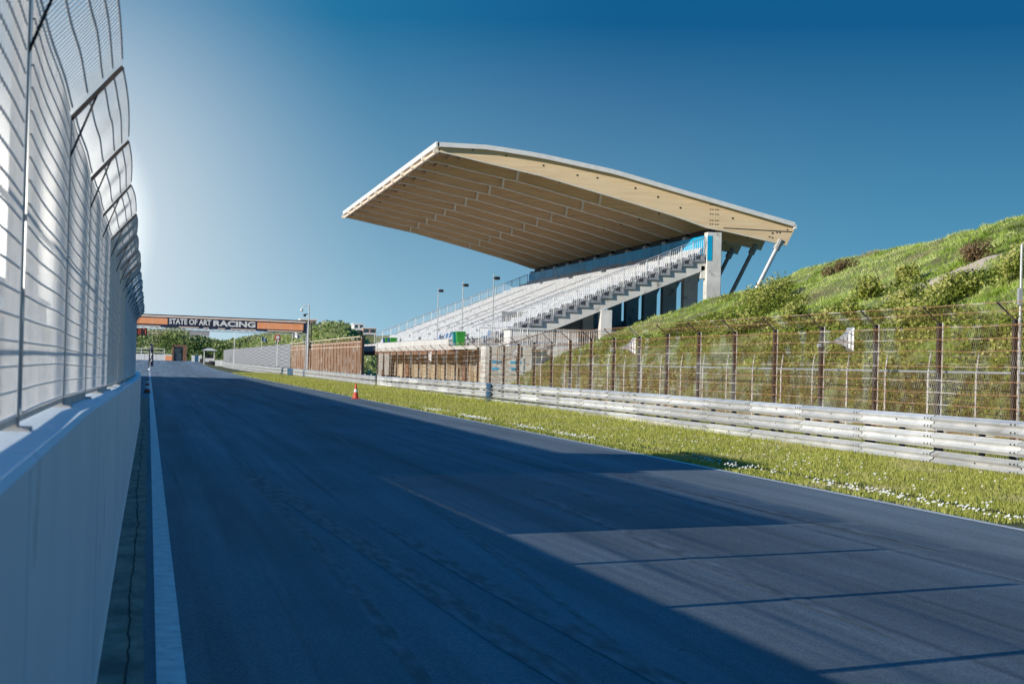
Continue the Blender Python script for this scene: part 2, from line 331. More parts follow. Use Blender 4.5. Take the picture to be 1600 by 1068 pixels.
# asphalt: one sheet whose right edge follows the track and bends right at the far end
ys = np.concatenate([np.arange(-20, 440, 5), np.arange(440, 560, 4)])
mb = MB(); rows = []
for y in ys:
    xr = edge_x(y) if y < 520 else 24 + (y - 520) * 2.0
    rows.append([(x, y, float(g(y)) + .004) for x in np.linspace(-70, xr, 12)])
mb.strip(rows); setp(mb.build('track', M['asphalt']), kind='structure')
def line_strip(name, fx0, fx1, y0, y1, step, m, dz):
    q = MB(); q.strip([[(fx0(y), y, float(g(y)) + dz), (fx1(y), y, float(g(y)) + dz)] for y in np.arange(y0, y1 + .01, step)])
    return setp(q.build(name, m), kind='structure')
line_strip('left_edge_line', lambda y: .095, lambda y: .262, -5, 260, 5, M['line'], .012)
line_strip('right_edge_line', lambda y: edge_x(y) - .12, lambda y: edge_x(y) + .02, 5, 505, 5, M['line'], .012)
line_strip('gutter', lambda y: -.75, lambda y: .02 + .03 * math.sin(y * 1.3) * .3, -5, 84, .5, M['gutter'], .008)
line_strip('pit_exit_line', lambda y: -7.5 + (y - 240) * .035, lambda y: -7.3 + (y - 240) * .035, 240, 440, 10, M['line'], .012)
# crack in the gutter
q = MB(); rr = random.Random(3); rows = []; cx = -.07
for i in range(260):
    y = 2 + i * .18; cx += rr.uniform(-.012, .012) - (cx + .09) * .08; wd = .004 + .006 * rr.random(); rows.append([(cx - wd, y, .014), (cx + wd, y, .014)])
q.strip(rows); setp(q.build('gutter_crack', M['rubber']), kind='structure')
# long faint tyre marks
SK = [0]
def skid(pts, w, nm='tyre_mark'):
    SK[0] += 1; zz = .0052 + .0005 * SK[0]; q = MB(); nn = len(pts) - 1; q.strip([[(x - w / 2 * min(1, k / nn * 5, (nn - k) / nn * 5 + .02), y, zz), (x + w / 2 * min(1, k / nn * 5, (nn - k) / nn * 5 + .02), y, zz)] for k, (x, y) in enumerate(pts)]); return setp(q.build(nm, M['skid']), kind='structure')
M['skid'] = mat('tyre_rubber_on_asphalt', (.066, .088, .106), (.152, .196, .226), 9, .8, bump=.4, bscale=80, stretch=(1, .2, 1), contrast=(.38, .62))
skid([(1.55 + .0 * t + .5 * math.sin(t * .12) * .3, 6 + t) for t in np.arange(0, 30, 1)], .13)
skid([(3.0 + .045 * t, 9 + t) for t in np.arange(0, 40, 1)], .10)
skid([(6.4 - .02 * t + .01 * t * math.sin(t * .05), 18 + t) for t in np.arange(0, 60, 1)], .12)
skid([(7.9 - .02 * t, 14 + t) for t in np.arange(0, 50, 1)], .12)
skid([(1.9 + .00035 * (t - 10) ** 2, 60 + t) for t in np.arange(0, 60, 2)], .14)

skid([(2.75, 7), (2.6, 9), (2.42, 12), (2.27, 16), (2.05, 21), (1.85, 26), (1.69, 30.5), (1.6, 36)], .26)
skid([(3.3, 7.2), (3.1, 10), (2.9, 14), (2.75, 18), (2.6, 22)], .2)
skid([(5.2 + .02 * t_, 12 + t_) for t_ in np.arange(0, 16, 1.)], .2)
skid([(8.3 - .015 * t_, 18 + t_) for t_ in np.arange(0, 22, 1.)], .22)
# ------------------------------------------------------------------ hills
PL = [19.8, 20.2, 21, 22, 24, 28, 33, 38, 43, 52, 70, 120]; PZ = [-.3, .15, .75, 1.7, 3.05, 4.5, 6.55, 8.45, 9.3, 9.2, 7.5, 3]
MY = [-40, 60, 76, 93, 105, 110, 114, 122, 140, 200]; MV = [1.12, 1.1, 1.06, .97, .905, .86, .70, .50, .35, .1]
def hill_z(X, Y):
    p = np.interp(X, PL, PZ) * np.interp(Y, MY, MV)
    a = np.clip((X - 21) / 6, 0, 1) * np.clip((125 - Y) / 15, 0, 1)
    return p + a * (.55 * fbm(X * .13, Y * .13) + .34 * fbm(X * .6 + 9, Y * .6, 3) + .12 * fbm(X * 2 + 9, Y * 2, 2)) - .03
def hz2(X, Y):
    z = hill_z(X, Y); return np.where((X > 20.0) & (Y > 108.6), np.minimum(z, 2.6), z)
grid('hill', np.concatenate([np.arange(19.8, 46, .35), np.arange(46, 121, 3)]), np.concatenate([np.arange(-30, 20, 5), np.arange(20, 126, .5), np.arange(126, 205, 4)]), hz2, M['hillsoil'])
def dune_z(X, Y):       # ridge right of the far straight
    h = np.interp(Y, [205, 232, 262, 300, 350, 400, 440, 470], [0, 3.6, 5.9, 7.4, 8.0, 8.0, 6.6, 0])
    f0 = np.interp(Y, [205, 300, 400, 440, 500], [21.5, 20.5, 19.0, 17.5, 17.0])
    t = np.clip((X - f0) / 9, 0, 1); b = np.clip((.134 - X / Y) / .03, 0, 1)
    return h * (t * t * (3 - 2 * t)) * b + np.clip(t * 2, 0, 1) * (1.6 * fbm(X * .09, Y * .05) + .7 * fbm(X * .4, Y * .3)) - .3
grid('dune', np.arange(16.5, 100, 1.2), np.arange(200, 480, 2.2), dune_z, M['hillsoil'])
def back_z(X, Y):       # dune closing the view
    h = np.interp(X, [-200, -30, -3, 6, 10, 15, 20, 26, 34, 60, 200], [8, 8.3, 7.8, 8.4, 8.0, 6.3, 5.4, 6.2, 8, 9, 8])
    t = np.clip((Y - 503 - np.clip(X - 8, 0, 40) * .2) / 22, 0, 1); b = 1 - np.clip((Y - 560) / 60, 0, 1)
    return h * (t * t * (3 - 2 * t)) * b + np.clip(t * 2, 0, 1) * (1.1 * fbm(X * .12, Y * .1) + .5 * fbm(X * .5, Y * .4)) + .7
grid('far_dune', np.arange(-160, 120, 1.6), np.arange(500, 620, 2), back_z, M['hillsoil'])

# ------------------------------------------------------------------ grass
def blades(name, P, H, Wd, mt, lean=.35, label=None, cat=None, rb=0.0):
    n = len(P); a = RNG.random(n) * 2 * np.pi; b = RNG.random(n) * 2 * np.pi; ll = RNG.random(n) * lean
    dx = np.stack([np.cos(a), np.sin(a), np.zeros(n)], 1) * (Wd / 2)[:, None]
    tip = P + np.stack([np.cos(b) * ll * H, np.sin(b) * ll * H, H], 1)
    V = np.stack([P - dx, P + dx, tip], 1).reshape(-1, 3); F = np.arange(n * 3).reshape(-1, 3)
    rv = np.clip(RNG.normal(.45, .2, n) + rb, 0, 1)
    o = np_mesh(name, V, F, mt, rnd=np.repeat(rv, 3)); return setp(o, label, cat, kind='stuff')
def scatter(n, y0, y1, x0, x1, power=1.6, clump=None):
    u = RNG.random(n); y = y0 * (y1 / y0) ** (u ** (1 / power) if power != 1 else u)
    x = x0 + (x1 - x0) * RNG.random(n); return x, y
# verge
xs_, ys_ = scatter(330000, 22, 240, 0, 1, 1.0)
ex = np.interp(ys_, GY, GX); xx = ex + .06 + xs_ ** 1.0 * (20.6 - ex - .06); keep = (xx < 16.3) | (RNG.random(len(xx)) < .45)
edge = np.exp(-(xx - ex) / .25); tall = np.clip(1 - np.abs(xx - 15.5) / .55, 0, 1)
keep &= (RNG.random(len(xx)) > edge * .55)
xx, yy, tall, edge = xx[keep], ys_[keep], tall[keep], edge[keep]
cl = fbm(xx * 1.6, yy * 1.1, 3)
H = (.055 + .035 * RNG.random(len(xx)) + .05 * np.clip(cl + .1, 0, 1) + .10 * tall) * np.clip(yy / 45, .8, 1.7); Wd = .008 + .00022 * yy + .003 * RNG.random(len(xx))
blades('verge_grass', np.stack([xx, yy, g(yy) + np.where(xx > 11.4, .045, -.01)], 1), H, Wd * 1.5, M['grass'], .7, 'short yellowish green grass on the verge between track and guard rail', 'grass', 0.0)
# daisies and daisy clumps at the kerb line
q = []; rr = random.Random(5)
for i in range(720):
    if i < 130: y = 20.5 + 8 * rr.random(); x = 10.62 + abs(rr.gauss(.05, .13)) * (1.0 if rr.random() < .8 else 3)
    elif i < 520: y = rr.choice([46, 52, 60, 61, 70, 33]) + rr.gauss(0, 1.2); x = 10.62 + abs(rr.gauss(.05, .2))
    else: y = rr.uniform(22, 70); x = rr.uniform(10.8, 15)
    q.append((x, y))
Q = np.array(q); n = len(Q); a = np.arange(6) / 6 * 2 * np.pi; rad = .012 + .012 * RNG.random((n, 1))
V = np.concatenate([np.stack([Q[:, :1] + rad * np.cos(a), Q[:, 1:] + rad * np.sin(a), np.repeat((.10 + RNG.random((n, 1)) * .05), 6, 1) + .012 * np.sin(a + 1)], -1).reshape(-1, 3)])
setp(np_mesh('daisies', V, np.arange(n * 6).reshape(-1, 6), M['daisy']), 'white daisies along the edge line in the verge grass', 'daisies', kind='stuff')
# hill grass : clumps
nc = 26000; cx_ = 20.3 + 27 * RNG.random(nc); cy_ = 30 * (112 / 30) ** RNG.random(nc)
k = 14; hx = np.repeat(cx_, k) + RNG.normal(0, .16, nc * k); hy = np.repeat(cy_, k) + RNG.normal(0, .16, nc * k); hr = np.repeat(RNG.random(nc), k)
kp = (hx > 20.2) & (hy < 108.4); sandy = vnoise(hx * .16 + 3.3, hy * .16 + 8.1); kp &= ~((np.hypot((hx - 30.2) / 2.9, (hy - 66.2) / 3.0) + .7 * fbm(hx * .9, hy * .9, 3) < .8) & (RNG.random(nc * k) > .12))
hx, hy, hr = hx[kp], hy[kp], hr[kp]; hz = hz2(hx, hy); n = len(hx)
H = (.07 + .11 * RNG.random(n)) * (.7 + .8 * hr); 
a = RNG.random(n) * 2 * np.pi; P0 = np.stack([hx, hy, hz - .03], 1); w_ = .03 + .02 * RNG.random(n)
b_ = RNG.random(n) * 2 * np.pi; dx = np.stack([np.cos(a), np.sin(a), 0 * a], 1) * (w_ / 2)[:, None]; tip = P0 + np.stack([np.cos(b_) * .7 * H, np.sin(b_) * .7 * H, H], 1)
big = np.clip(.50 + .9 * fbm(hx * .22 + 4, hy * .22, 3) + 1.1 * fbm(hx * 1.3, hy * 1.3, 3) + .4 * (hr - .5) + RNG.normal(0, .14, n), 0, 1)
big = np.where(hx < 25, big * .5 + .02, big)
setp(np_mesh('hill_grass', np.stack([P0 - dx, P0 + dx, tip], 1).reshape(-1, 3), np.arange(n * 3).reshape(-1, 3), M['hillgrass'], rnd=np.repeat(big, 3)), 'rough green dune grass covering the steep bank', 'grass', kind='stuff')

def leaf_cloud(C, rad, n, size, flat=1.0):
    """leaf quads spread through lumpy ellipsoids: C list of centres with radii"""
    V = []; rn = []
    per = n // len(C)
    for (cx, cy, cz, r) in C:
        d = RNG.normal(size=(per, 3)); d /= np.linalg.norm(d, axis=1, keepdims=True); rr_ = r * (RNG.random((per, 1)) ** .45)
        p = np.array([cx, cy, cz]) + d * rr_ * np.array([1, 1, flat])
        t = RNG.normal(size=(per, 3)); t /= np.linalg.norm(t, axis=1, keepdims=True); u = np.cross(t, RNG.normal(size=(per, 3))); u /= np.linalg.norm(u, axis=1, keepdims=True)
        s_ = size * (.6 + .8 * RNG.random((per, 1)))
        V.append(np.stack([p - t * s_, p + u * s_ * .5, p + t * s_, p - u * s_ * .5], 1).reshape(-1, 3))
        rv = np.clip(.25 + .45 * (d[:, 2] * .5 + .5) - .25 * (d[:, 0]) + RNG.normal(0, .16, per), 0, 1); rn.append(np.repeat(rv, 4))  # leaf tone painted lighter on top and on the sun side
    V = np.concatenate(V); return V, np.arange(len(V)).reshape(-1, 4), np.concatenate(rn)
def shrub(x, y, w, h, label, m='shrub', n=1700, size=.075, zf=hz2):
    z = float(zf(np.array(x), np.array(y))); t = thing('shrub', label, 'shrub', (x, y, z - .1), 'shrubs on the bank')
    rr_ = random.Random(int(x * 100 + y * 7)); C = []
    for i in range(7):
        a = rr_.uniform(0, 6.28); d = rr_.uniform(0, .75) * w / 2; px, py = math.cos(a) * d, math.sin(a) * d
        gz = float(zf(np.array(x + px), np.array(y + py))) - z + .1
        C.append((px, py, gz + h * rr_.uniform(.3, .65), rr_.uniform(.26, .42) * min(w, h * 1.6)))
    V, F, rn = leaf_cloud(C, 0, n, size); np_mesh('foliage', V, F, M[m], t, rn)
    q = MB()
    for c in C: q.tube((x + c[0] * .3, y + c[1] * .3, z - .1), (x + c[0], y + c[1], z - .1 + c[2]), .03, .012, 5)
    q.build('stem', M['twig'], t)
for (x, y, w, h, lab) in [
    (31.6, 92, 1.8, .8, 'small leafy shrub at the skyline of the bank beside the rear roof strut'),
    (30.8, 88.5, 2.4, .8, 'grey green shrub just below the skyline shrub near the grandstand end'),
    (29.6, 85.5, 2.8, 1.0, 'speckled shrub in the middle of the left shrub patch on the bank'),
    (28.4, 82.5, 2.8, 1.2, 'olive shrub at the foot of the left shrub patch'),
    (27.6, 68.2, 2.2, .9, 'speckled shrub left below the bare sand patch'),
    (26.6, 61.6, 2.6, .95, 'large dark shrub directly under the bare sand patch'),
    (26.9, 58.8, 2.4, .95, 'dark shrub right below the bare sand patch'),
    (27.6, 55.8, 2.6, 1.1, 'dark green shrub on the bank left of the tall grey pole'),
    (25.6, 70.0, 2.2, .8, 'low olive shrub above the middle fence posts'),
    (25.2, 57.5, 3.0, .9, 'low olive shrub just above the fence wires near the tall pole'),
    (24.6, 64.0, 2.8, .8, 'low olive shrub seen through the upper fence wires'),
    (24.4, 55.0, 2.8, 1.1, 'olive shrub seen through the mesh at the right edge'),
    (24.0, 73.0, 2.4, .9, 'low grey green shrub behind the mesh right of the middle horn'),
    (30.2, 70.6, 1.6, .7, 'little shrub at the left rim of the bare sand patch')]:
    shrub(x, y, w, h, lab, n=1500, size=.07)
shrub(33.0, 84.5, 2.4, .7, 'brown dry shrub high on the bank', 'brownshrub', 1200, .06)
shrub(31.9, 67.6, 2.0, .8, 'brown dead shrub above the bare sand patch', 'brownshrub', 1200, .06)
# far scrub on dunes
def scrub(name, xs_, ys_, zf, size, lab, k=7):
    z = zf(xs_, ys_); n = len(xs_); C = np.stack([xs_, ys_, z], 1); P = np.repeat(C, k, 0) + RNG.normal(size=(n * k, 3)) * np.array([.7, .7, .45]) * size * 2.2; m_ = n * k
    t = RNG.normal(size=(m_, 3)); t /= np.linalg.norm(t, axis=1, keepdims=True); u = np.cross(t, RNG.normal(size=(m_, 3))); u /= np.linalg.norm(u, axis=1, keepdims=True); s_ = size * (.5 + RNG.random((m_, 1)))
    V = np.stack([P - t * s_, P + u * s_ * .6, P + t * s_, P - u * s_ * .6], 1).reshape(-1, 3)
    rv = np.clip(np.repeat(.45 + .8 * fbm(xs_ * .2, ys_ * .14, 3), k) + RNG.normal(0, .22, m_), 0, 1)
    return setp(np_mesh(name, V, np.arange(m_ * 4).reshape(-1, 4), M['fartree'], rnd=np.repeat(rv, 4)), lab, 'scrub', kind='stuff')
def undergrowth(nm, xs2, ys2, lab, size=.06, k=11):
    z = hz2(xs2, ys2); n2 = len(xs2); m_ = n2 * k; hgt = .12 + .5 * np.clip(fbm(xs2 * .5, ys2 * .5, 3) + .25, 0, 1)
    P = np.repeat(np.stack([xs2, ys2, z], 1), k, 0) + RNG.normal(size=(m_, 3)) * np.array([.2, .2, 0]); P[:, 2] += RNG.random(m_) * np.repeat(hgt, k)
    t_ = RNG.normal(size=(m_, 3)); t_ /= np.linalg.norm(t_, axis=1, keepdims=True); u_ = np.cross(t_, RNG.normal(size=(m_, 3))); u_ /= np.linalg.norm(u_, axis=1, keepdims=True); s_ = size * (.5 + RNG.random((m_, 1)))
    V = np.stack([P - t_ * s_, P + u_ * s_ * .5, P + t_ * s_, P - u_ * s_ * .5], 1).reshape(-1, 3)
    rv = np.clip(np.repeat(.38 + .7 * fbm(xs2 * .6, ys2 * .6, 3), k) + RNG.normal(0, .2, m_), 0, 1)
    return setp(np_mesh(nm, V, np.arange(m_ * 4).reshape(-1, 4), M['shrub'], rnd=np.repeat(rv, 4)), lab, 'undergrowth', kind='stuff')
nu = 9000; ux = 20.7 + 4.6 * RNG.random(nu); uy = 31 * (100 / 31) ** RNG.random(nu); kk = fbm(ux * .3 + 2, uy * .22, 3) > -.12
undergrowth('low_undergrowth', ux[kk], uy[kk], 'dark olive undergrowth at the foot of the bank behind the fences')
nu = 26000; ux = 25 + 10 * RNG.random(nu); uy = 42 + 60 * RNG.random(nu); kk = (fbm(ux * .28 + 7, uy * .2 + 3, 4) - (ux - 28.5) * .035 > .17) & (np.hypot((ux - 30.2) / 3.2, (uy - 66.2) / 3.4) > 1)
undergrowth('bank_undergrowth', ux[kk], uy[kk], 'patches of leafy olive undergrowth between the shrubs on the bank')
n = 9000; scrub('dune_scrub', 17.5 + 25 * RNG.random(n), 212 + 250 * RNG.random(n), dune_z, .28, 'green scrub on the sandy dune behind the far fences')
n = 9000; xx = -40 + 75 * RNG.random(n); scrub('back_dune_scrub', xx, 505 + 40 * RNG.random(n), back_z, .36, 'green scrub on the dune closing the end of the straight')

# ------------------------------------------------------------------ pit wall (left)
WY = [-3, 8, 20, 40, 55, 80]; WX = [-.25, -.25, -.25, -.22, -.20, -.36]; WZ = [1.62, 1.61, 1.50, 1.36, 1.28, 1.20]
def wtop(y): return ipl(y, WY, WZ)
t = thing('pit_wall', 'long pale painted concrete wall along the left edge of the track', 'wall', (-.4, 0, 0))
yy_ = np.arange(-3, 80.1, 1.0); q = MB(); rows = []
for y in yy_:
    x = ipl(y, WY, WX); z = wtop(y); rows.append([(x + .02, y, -.02), (x, y, .08), (x, y, z - .015), (x - .015, y, z), (x - .30, y, z), (x - .315, y, z - .015), (x - .33, y, -.02)])
q.strip(rows); q.add([p for p in rows[-1]], [tuple(range(7))]); q.add([p for p in rows[0]], [tuple(range(6, -1, -1))])
q.build('wall_body', M['pitwall'], t)
q = MB()
for y in np.arange(4.2, 79, 6.0): x = ipl(y, WY, WX); q.box(x - .004, x + .0015, y - .004, y + .004, .05, wtop(y) - .02)
q.build('joint', M['pitjoint'], t)
# left mesh fence
t = thing('mesh_fence', 'tall fine mesh safety fence with inward leaning top on the left wall', 'fence', (-.4, 0, 1.6))
PX = -.40; ZB = 2.97; TX, TZ = -.165, 3.22; sp = 3.05; py = [2.8 + sp * i for i in range(-1, 19)]
def lean(i): return .012 * math.sin(i * 2.3)
for i, y in enumerate(py):
    b = wtop(y); q = MB(); lx = lean(i)
    q.box(PX - .035, PX + .012, y - .052, y + .052, b, ZB); q.box(PX - .10, PX + .05, y - .07, y + .07, b + .0, b + .012)
    p = q.build('fence_post', M['fence_post'], t)
    q = MB(); q.bar((PX, y, ZB - .02), (TX + lx, y, TZ), .02, .02); q.bar((PX - .002, y, ZB - .22), (PX + .13, y, ZB + .12), .010); q.build('arm', M['post_dark'], p)
for i in range(len(py) - 1):
    y0, y1 = py[i], py[i + 1]; dense = 16 < y0 < 28; n = int(sp / (.040 if dense else .074)); ys_ = np.linspace(y0, y1, n)[1:-1]; tt = (ys_ - y0) / sp
    b = np.array([wtop(y) for y in ys_]) + .055
    wob = .0035 * np.sin(tt * 9 + i); sag = .014 * np.sin(np.pi * tt)
    topx = PX + .012 + wob; tipx = TX + lean(i) + (lean(i + 1) - lean(i)) * tt + sag * .9; tipz = TZ + .03 * np.sin(np.pi * tt)
    midx = (topx + tipx) / 2 + .03; midz = (ZB + tipz) / 2 + .028 + .012 * np.sin(tt * 14)
    s3 = lambda x, z: np.stack([x + 0 * ys_, ys_, z + 0 * ys_], 1)
    k1 = s3(topx, b); k2 = s3(topx, ZB); k3 = s3(midx, midz); k4 = s3(tipx, tipz)
    Va, Fa = square_wires(k1, k2, .003, .037 if dense else .020); Vb, Fb = square_wires(np.concatenate([k2, k3]), np.concatenate([k3, k4]), .003, .018 if dense else .010); V1 = np.concatenate([Va, Vb]); F1 = np.concatenate([Fa, Fb + len(Va)])
    # longitudinal wires
    A = []; B = []
    for z in np.arange(.0, 1.0001, 1 / 18.):
        pts = k1 * (1 - z) + k2 * z; pts = pts[::(5 if dense else 3)]; pts = pts + np.array([.005, 0, 0]); A.append(pts[:-1]); B.append(pts[1:])
    V2, F2 = square_wires(np.concatenate(A), np.concatenate(B), .0055)
    A = []; B = []
    for (pa, pb, u) in ((k2, k3, .1), (k2, k3, .55), (k3, k4, .0), (k3, k4, .5), (k3, k4, .98)):
        pts = (pa * (1 - u) + pb * u)[::(5 if dense else 3)]; A.append(pts[:-1]); B.append(pts[1:])
    V3, F3 = square_wires(np.concatenate(A), np.concatenate(B), .009)
    V = np.concatenate([V1, V2, V3]); F = np.concatenate([F1, F2 + len(V1), F3 + len(V1) + len(V2)])
    np_mesh('mesh_panel', V, F, M['wire'], t, off=wloc(t))
    q = MB(); zb0, zb1 = wtop(y0) + .035, wtop(y1) + .035
    if i % 5 in (0, 3): q.bar((PX, y0, zb0 - .012), (PX, y1, zb1 - .012), .03, .045)
    else: q.bar((PX, y0, zb0), (PX, y1, zb1), .02, .02)
    q.bar((PX - .012, y0, 2.30), (PX - .012, y1, 2.30), .012, .012); q.bar((PX - .012, y0, 1.86), (PX - .012, y1, 1.86), .012, .012)
    q.build('rail', M['fence_post'], t)
# ------------------------------------------------------------------ pit building far left (casts the long shadow)
t = thing('pit_building', 'long white two storey pit building behind the left fence', 'building', (-15, 96, 0))
BY0, BY1, BX = 24.6, 167.7, -9.0
q = MB(); q.box(-22, BX, BY0, BY1, 0, 6.1); q.build('wall', M['facade'], t)
q = MB(); q.box(-22.4, BX + .35, BY0 - .2, BY1 + .3, 6.1, 6.35); q.build('roof', M['fascia'], t)
q = MB(); q.box(-14, -9.6, BY0, BY0 + 5, 6.35, 7.85); q.build('stair_tower', M['facade'], t)
for k in range(23):
    y = BY0 + 4 + k * 6.1
    q = MB(); q.box(BX, BX + .05, y, y + 4.2, .05, 2.7); q.build('garage_door', M['fence_post'], t)
    q = MB(); q.box(BX, BX + .06, y - .3, y + 4.6, 3.9, 5.4); w = q.build('window', M['fascia'], t)
    q = MB(); q.box(BX + .06, BX + .07, y - .15, y + 2.05, 4.02, 5.28); q.box(BX + .06, BX + .07, y + 2.25, y + 4.45, 4.02, 5.28); q.build('pane', M['glass'], w)
for k in range(12):
    q = MB(); y = BY0 + 7 + k * 3.0; q.tube((BX + .1, y, 6.3), (BX + .1, y, 6.3 + (1.0 if k < 9 else .7)), .045, n=6); q.build('railing_post', M['dark'], t)
q = MB(); q.tube((BX + .1, BY0 + 6, 7.2), (BX + .1, BY0 + 34, 7.2), .02, n=6); q.build('railing', M['dark'], t)

# ------------------------------------------------------------------ guard rail (right)
t = thing('guard_rail', 'triple beam galvanised guard rail along the right verge', 'guard rail', (15.6, 34.7, 0))
gs = 3.8; GX_ = 15.6
prof = [(px, pz * .98) for px, pz in [(0, 0), (-.012, .015), (-.03, .03), (-.095, .055), (-.108, .08), (-.095, .105), (-.03, .135), (-.022, .155), (-.03, .175), (-.095, .205), (-.108, .23), (-.095, .255), (-.03, .28), (-.012, .295), (0, .31)]]
def beam(q, y0, y1, z, x, ox=0, n=2, jit=0):
    rows = []
    for k in range(n + 1):
        y = y0 + (y1 - y0) * k / n; rows.append([(x + ox + px + jit * math.sin(3.1 * k / n), y, z + float(g(y)) + ipl(y, [60, 125, 300], [0, -.17, -.1]) + pz) for px, pz in prof])
    q.strip(rows); q.strip([[(p[0] + .006, p[1], p[2]) for p in r_] for r_ in rows])
rr = random.Random(11)
for i in range(-6, 24):
    y0 = 34.7 + gs * i
    for j, z in enumerate((.07, .43, .79)):
        q = MB(); gap = .02
        beam(q, y0 + gap, y0 + gs - gap + .004, z + rr.uniform(-.006, .006), GX_, ox=rr.uniform(-.008, .008), n=6, jit=rr.uniform(-.012, .012)); o = q.build('rail_beam', M['steel'], t, smooth=True)
for i in range(-6, 24):
    for d in (0, gs / 2):
        y0 = 34.7 + gs * i + d
        q = MB(); q.box(GX_ + .06, GX_ + .16, y0 - .05, y0 + .05, -.2, 1.04)
        q.box(GX_, GX_ + .06, y0 - .08, y0 + .08, .46, .66); q.box(GX_, GX_ + .06, y0 - .08, y0 + .08, .80, 1.0); q.box(GX_, GX_ + .06, y0 - .08, y0 + .08, .12, .32)
        q.build('rail_post', M['dark'], t)
# bolts at the joints
q = MB()
for i in range(-6, 24):
    for z in (.07, .43, .79):
        for dy in (.12, .28, gs / 2):
            for zz in ((.08, .23) if dy < 1 else (.155,)):
                y = 34.7 + gs * i + dy; q.box(GX_ - .118 if zz != .155 else GX_ - .04, GX_ - .02, y - .014, y + .014, z + zz - .014, z + zz + .014)
q.build('bolts', M['dark'], t)
q = MB()
for i in range(24, 96):
    y0 = 34.7 + gs * i
    xo = ipl(y0, [0, 200, 330, 400], [15.6, 15.3, 14.9, 14.9])
    for z in (.07, .43, .79): beam(q, y0 + .02, y0 + gs - .02, z, xo, n=1)
    q.box(xo + .06, xo + .16, y0 - .05, y0 + .05, -.2, 1.04)
setp(q.build('distant_rail_beams', M['steel'], t, smooth=False), kind='stuff')
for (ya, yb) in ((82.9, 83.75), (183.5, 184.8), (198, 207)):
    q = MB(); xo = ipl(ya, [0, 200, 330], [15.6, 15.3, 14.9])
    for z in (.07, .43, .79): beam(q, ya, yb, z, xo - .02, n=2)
    q.build('blue_gap_section', M['dark_blue'], t, smooth=True)  # nearest section's blue stands for the shade in a rail gap

# ------------------------------------------------------------------ rusty debris fence
FX = 18.0; fs_ = 3.8; FY = [39.9 + fs_ * i for i in range(-3, 29)]
t = thing('debris_fence', 'rusty debris fence of strained wires and chain link on dark posts', 'fence', (FX, 39.9, 0))
FT = 3.13
def fd(y): return ipl(y, [60, 85, 108, 148], [0, -.13, -.40, -.52])
for i, y in enumerate(FY):
    lx = .02 * math.sin(i * 1.7); q = MB()
    zt3 = FT + lx + fd(y); q.box(FX - .06, FX - .045, y - .06, y + .06, -.3, zt3); q.box(FX - .045, FX + .045, y - .006, y + .006, -.3, zt3); q.m = 1; q.box(FX + .045, FX + .06, y - .06, y + .06, -.3, zt3)  # web and left flange coloured as shaded, right flange as sunlit
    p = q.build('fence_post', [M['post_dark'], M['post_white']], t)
    q = MB(); q.bar((FX - .02, y, FT - .03 + fd(y)), (FX - .40, y, FT + .30 + fd(y)), .03, .03); q.tube((FX - .43, y, FT + .31 + fd(y)), (FX - .37, y, FT + .34 + fd(y)), .028, n=6); q.build('arm', M['post_dark'], p)
levels = [.30, .62, .93, 1.22, 1.50, 1.78, 2.10, 2.45, 2.72, 3.0]
A = []; B = []; rr = random.Random(2)
for z in levels:
    for a_, b_ in zip(FY[:-1], FY[1:]):
        m_ = (a_ + b_) / 2; dz = rr.uniform(.0, .03); dx_ = FX - .085
        A += [(dx_, a_, z + fd(a_)), (dx_, m_, z - dz + fd(m_))]; B += [(dx_, m_, z - dz + fd(m_)), (dx_, b_, z + fd(b_))]
for (x, z) in ((FX - .40, FT + .33), (FX - .2, FT + .16)):
    for a_, b_ in zip(FY[:-1], FY[1:]): A.append((x, a_, z + fd(a_))); B.append((x, b_, z + fd(b_)))
V, F = square_wires(A, B, .017); np_mesh('strained_wires', V, F, M['rust_wire'], t, off=wloc(t))
# chain link ribbons: steep diamonds
def link_net(nm, xa, xb, za, zb_, run, pitch):
    A = []; B = []
    for s_ in (1, -1):
        y = FY[0]
        while y < FY[-1] - run:
            d0, d1 = fd(y), fd(y + run)
            A.append((xa, y, za + d0) if s_ > 0 else (xb, y, zb_ + d0)); B.append((xb, y + run, zb_ + d1) if s_ > 0 else (xa, y + run, za + d1)); y += pitch * (1 + max(0, y - 60) / 60)
    V, F = square_wires(A, B, .0027); return np_mesh(nm, V, F, M['rust_wire'], t, off=wloc(t))
link_net('chain_link', FX - .095, FX - .095, .1, 3.05, 1.45, .10); link_net('overhang_net', FX - .09, FX - .40, FT, FT + .33, .17, .13)
# tall grey pole at the fence
t = thing('camera_pole', 'tall slim grey pole rising above the debris fence at the right edge', 'pole', (18.35, 36.6, 0))
q = MB(); q.tube((18.35, 36.6, 0), (18.35, 36.6, 4.75), .035, .03, 10); q.build('shaft', M['rail'], t); q = MB(); q.box(18.26, 18.34, 36.5, 36.6, 3.45, 3.8); q.build('junction_box', M['rail'], t)
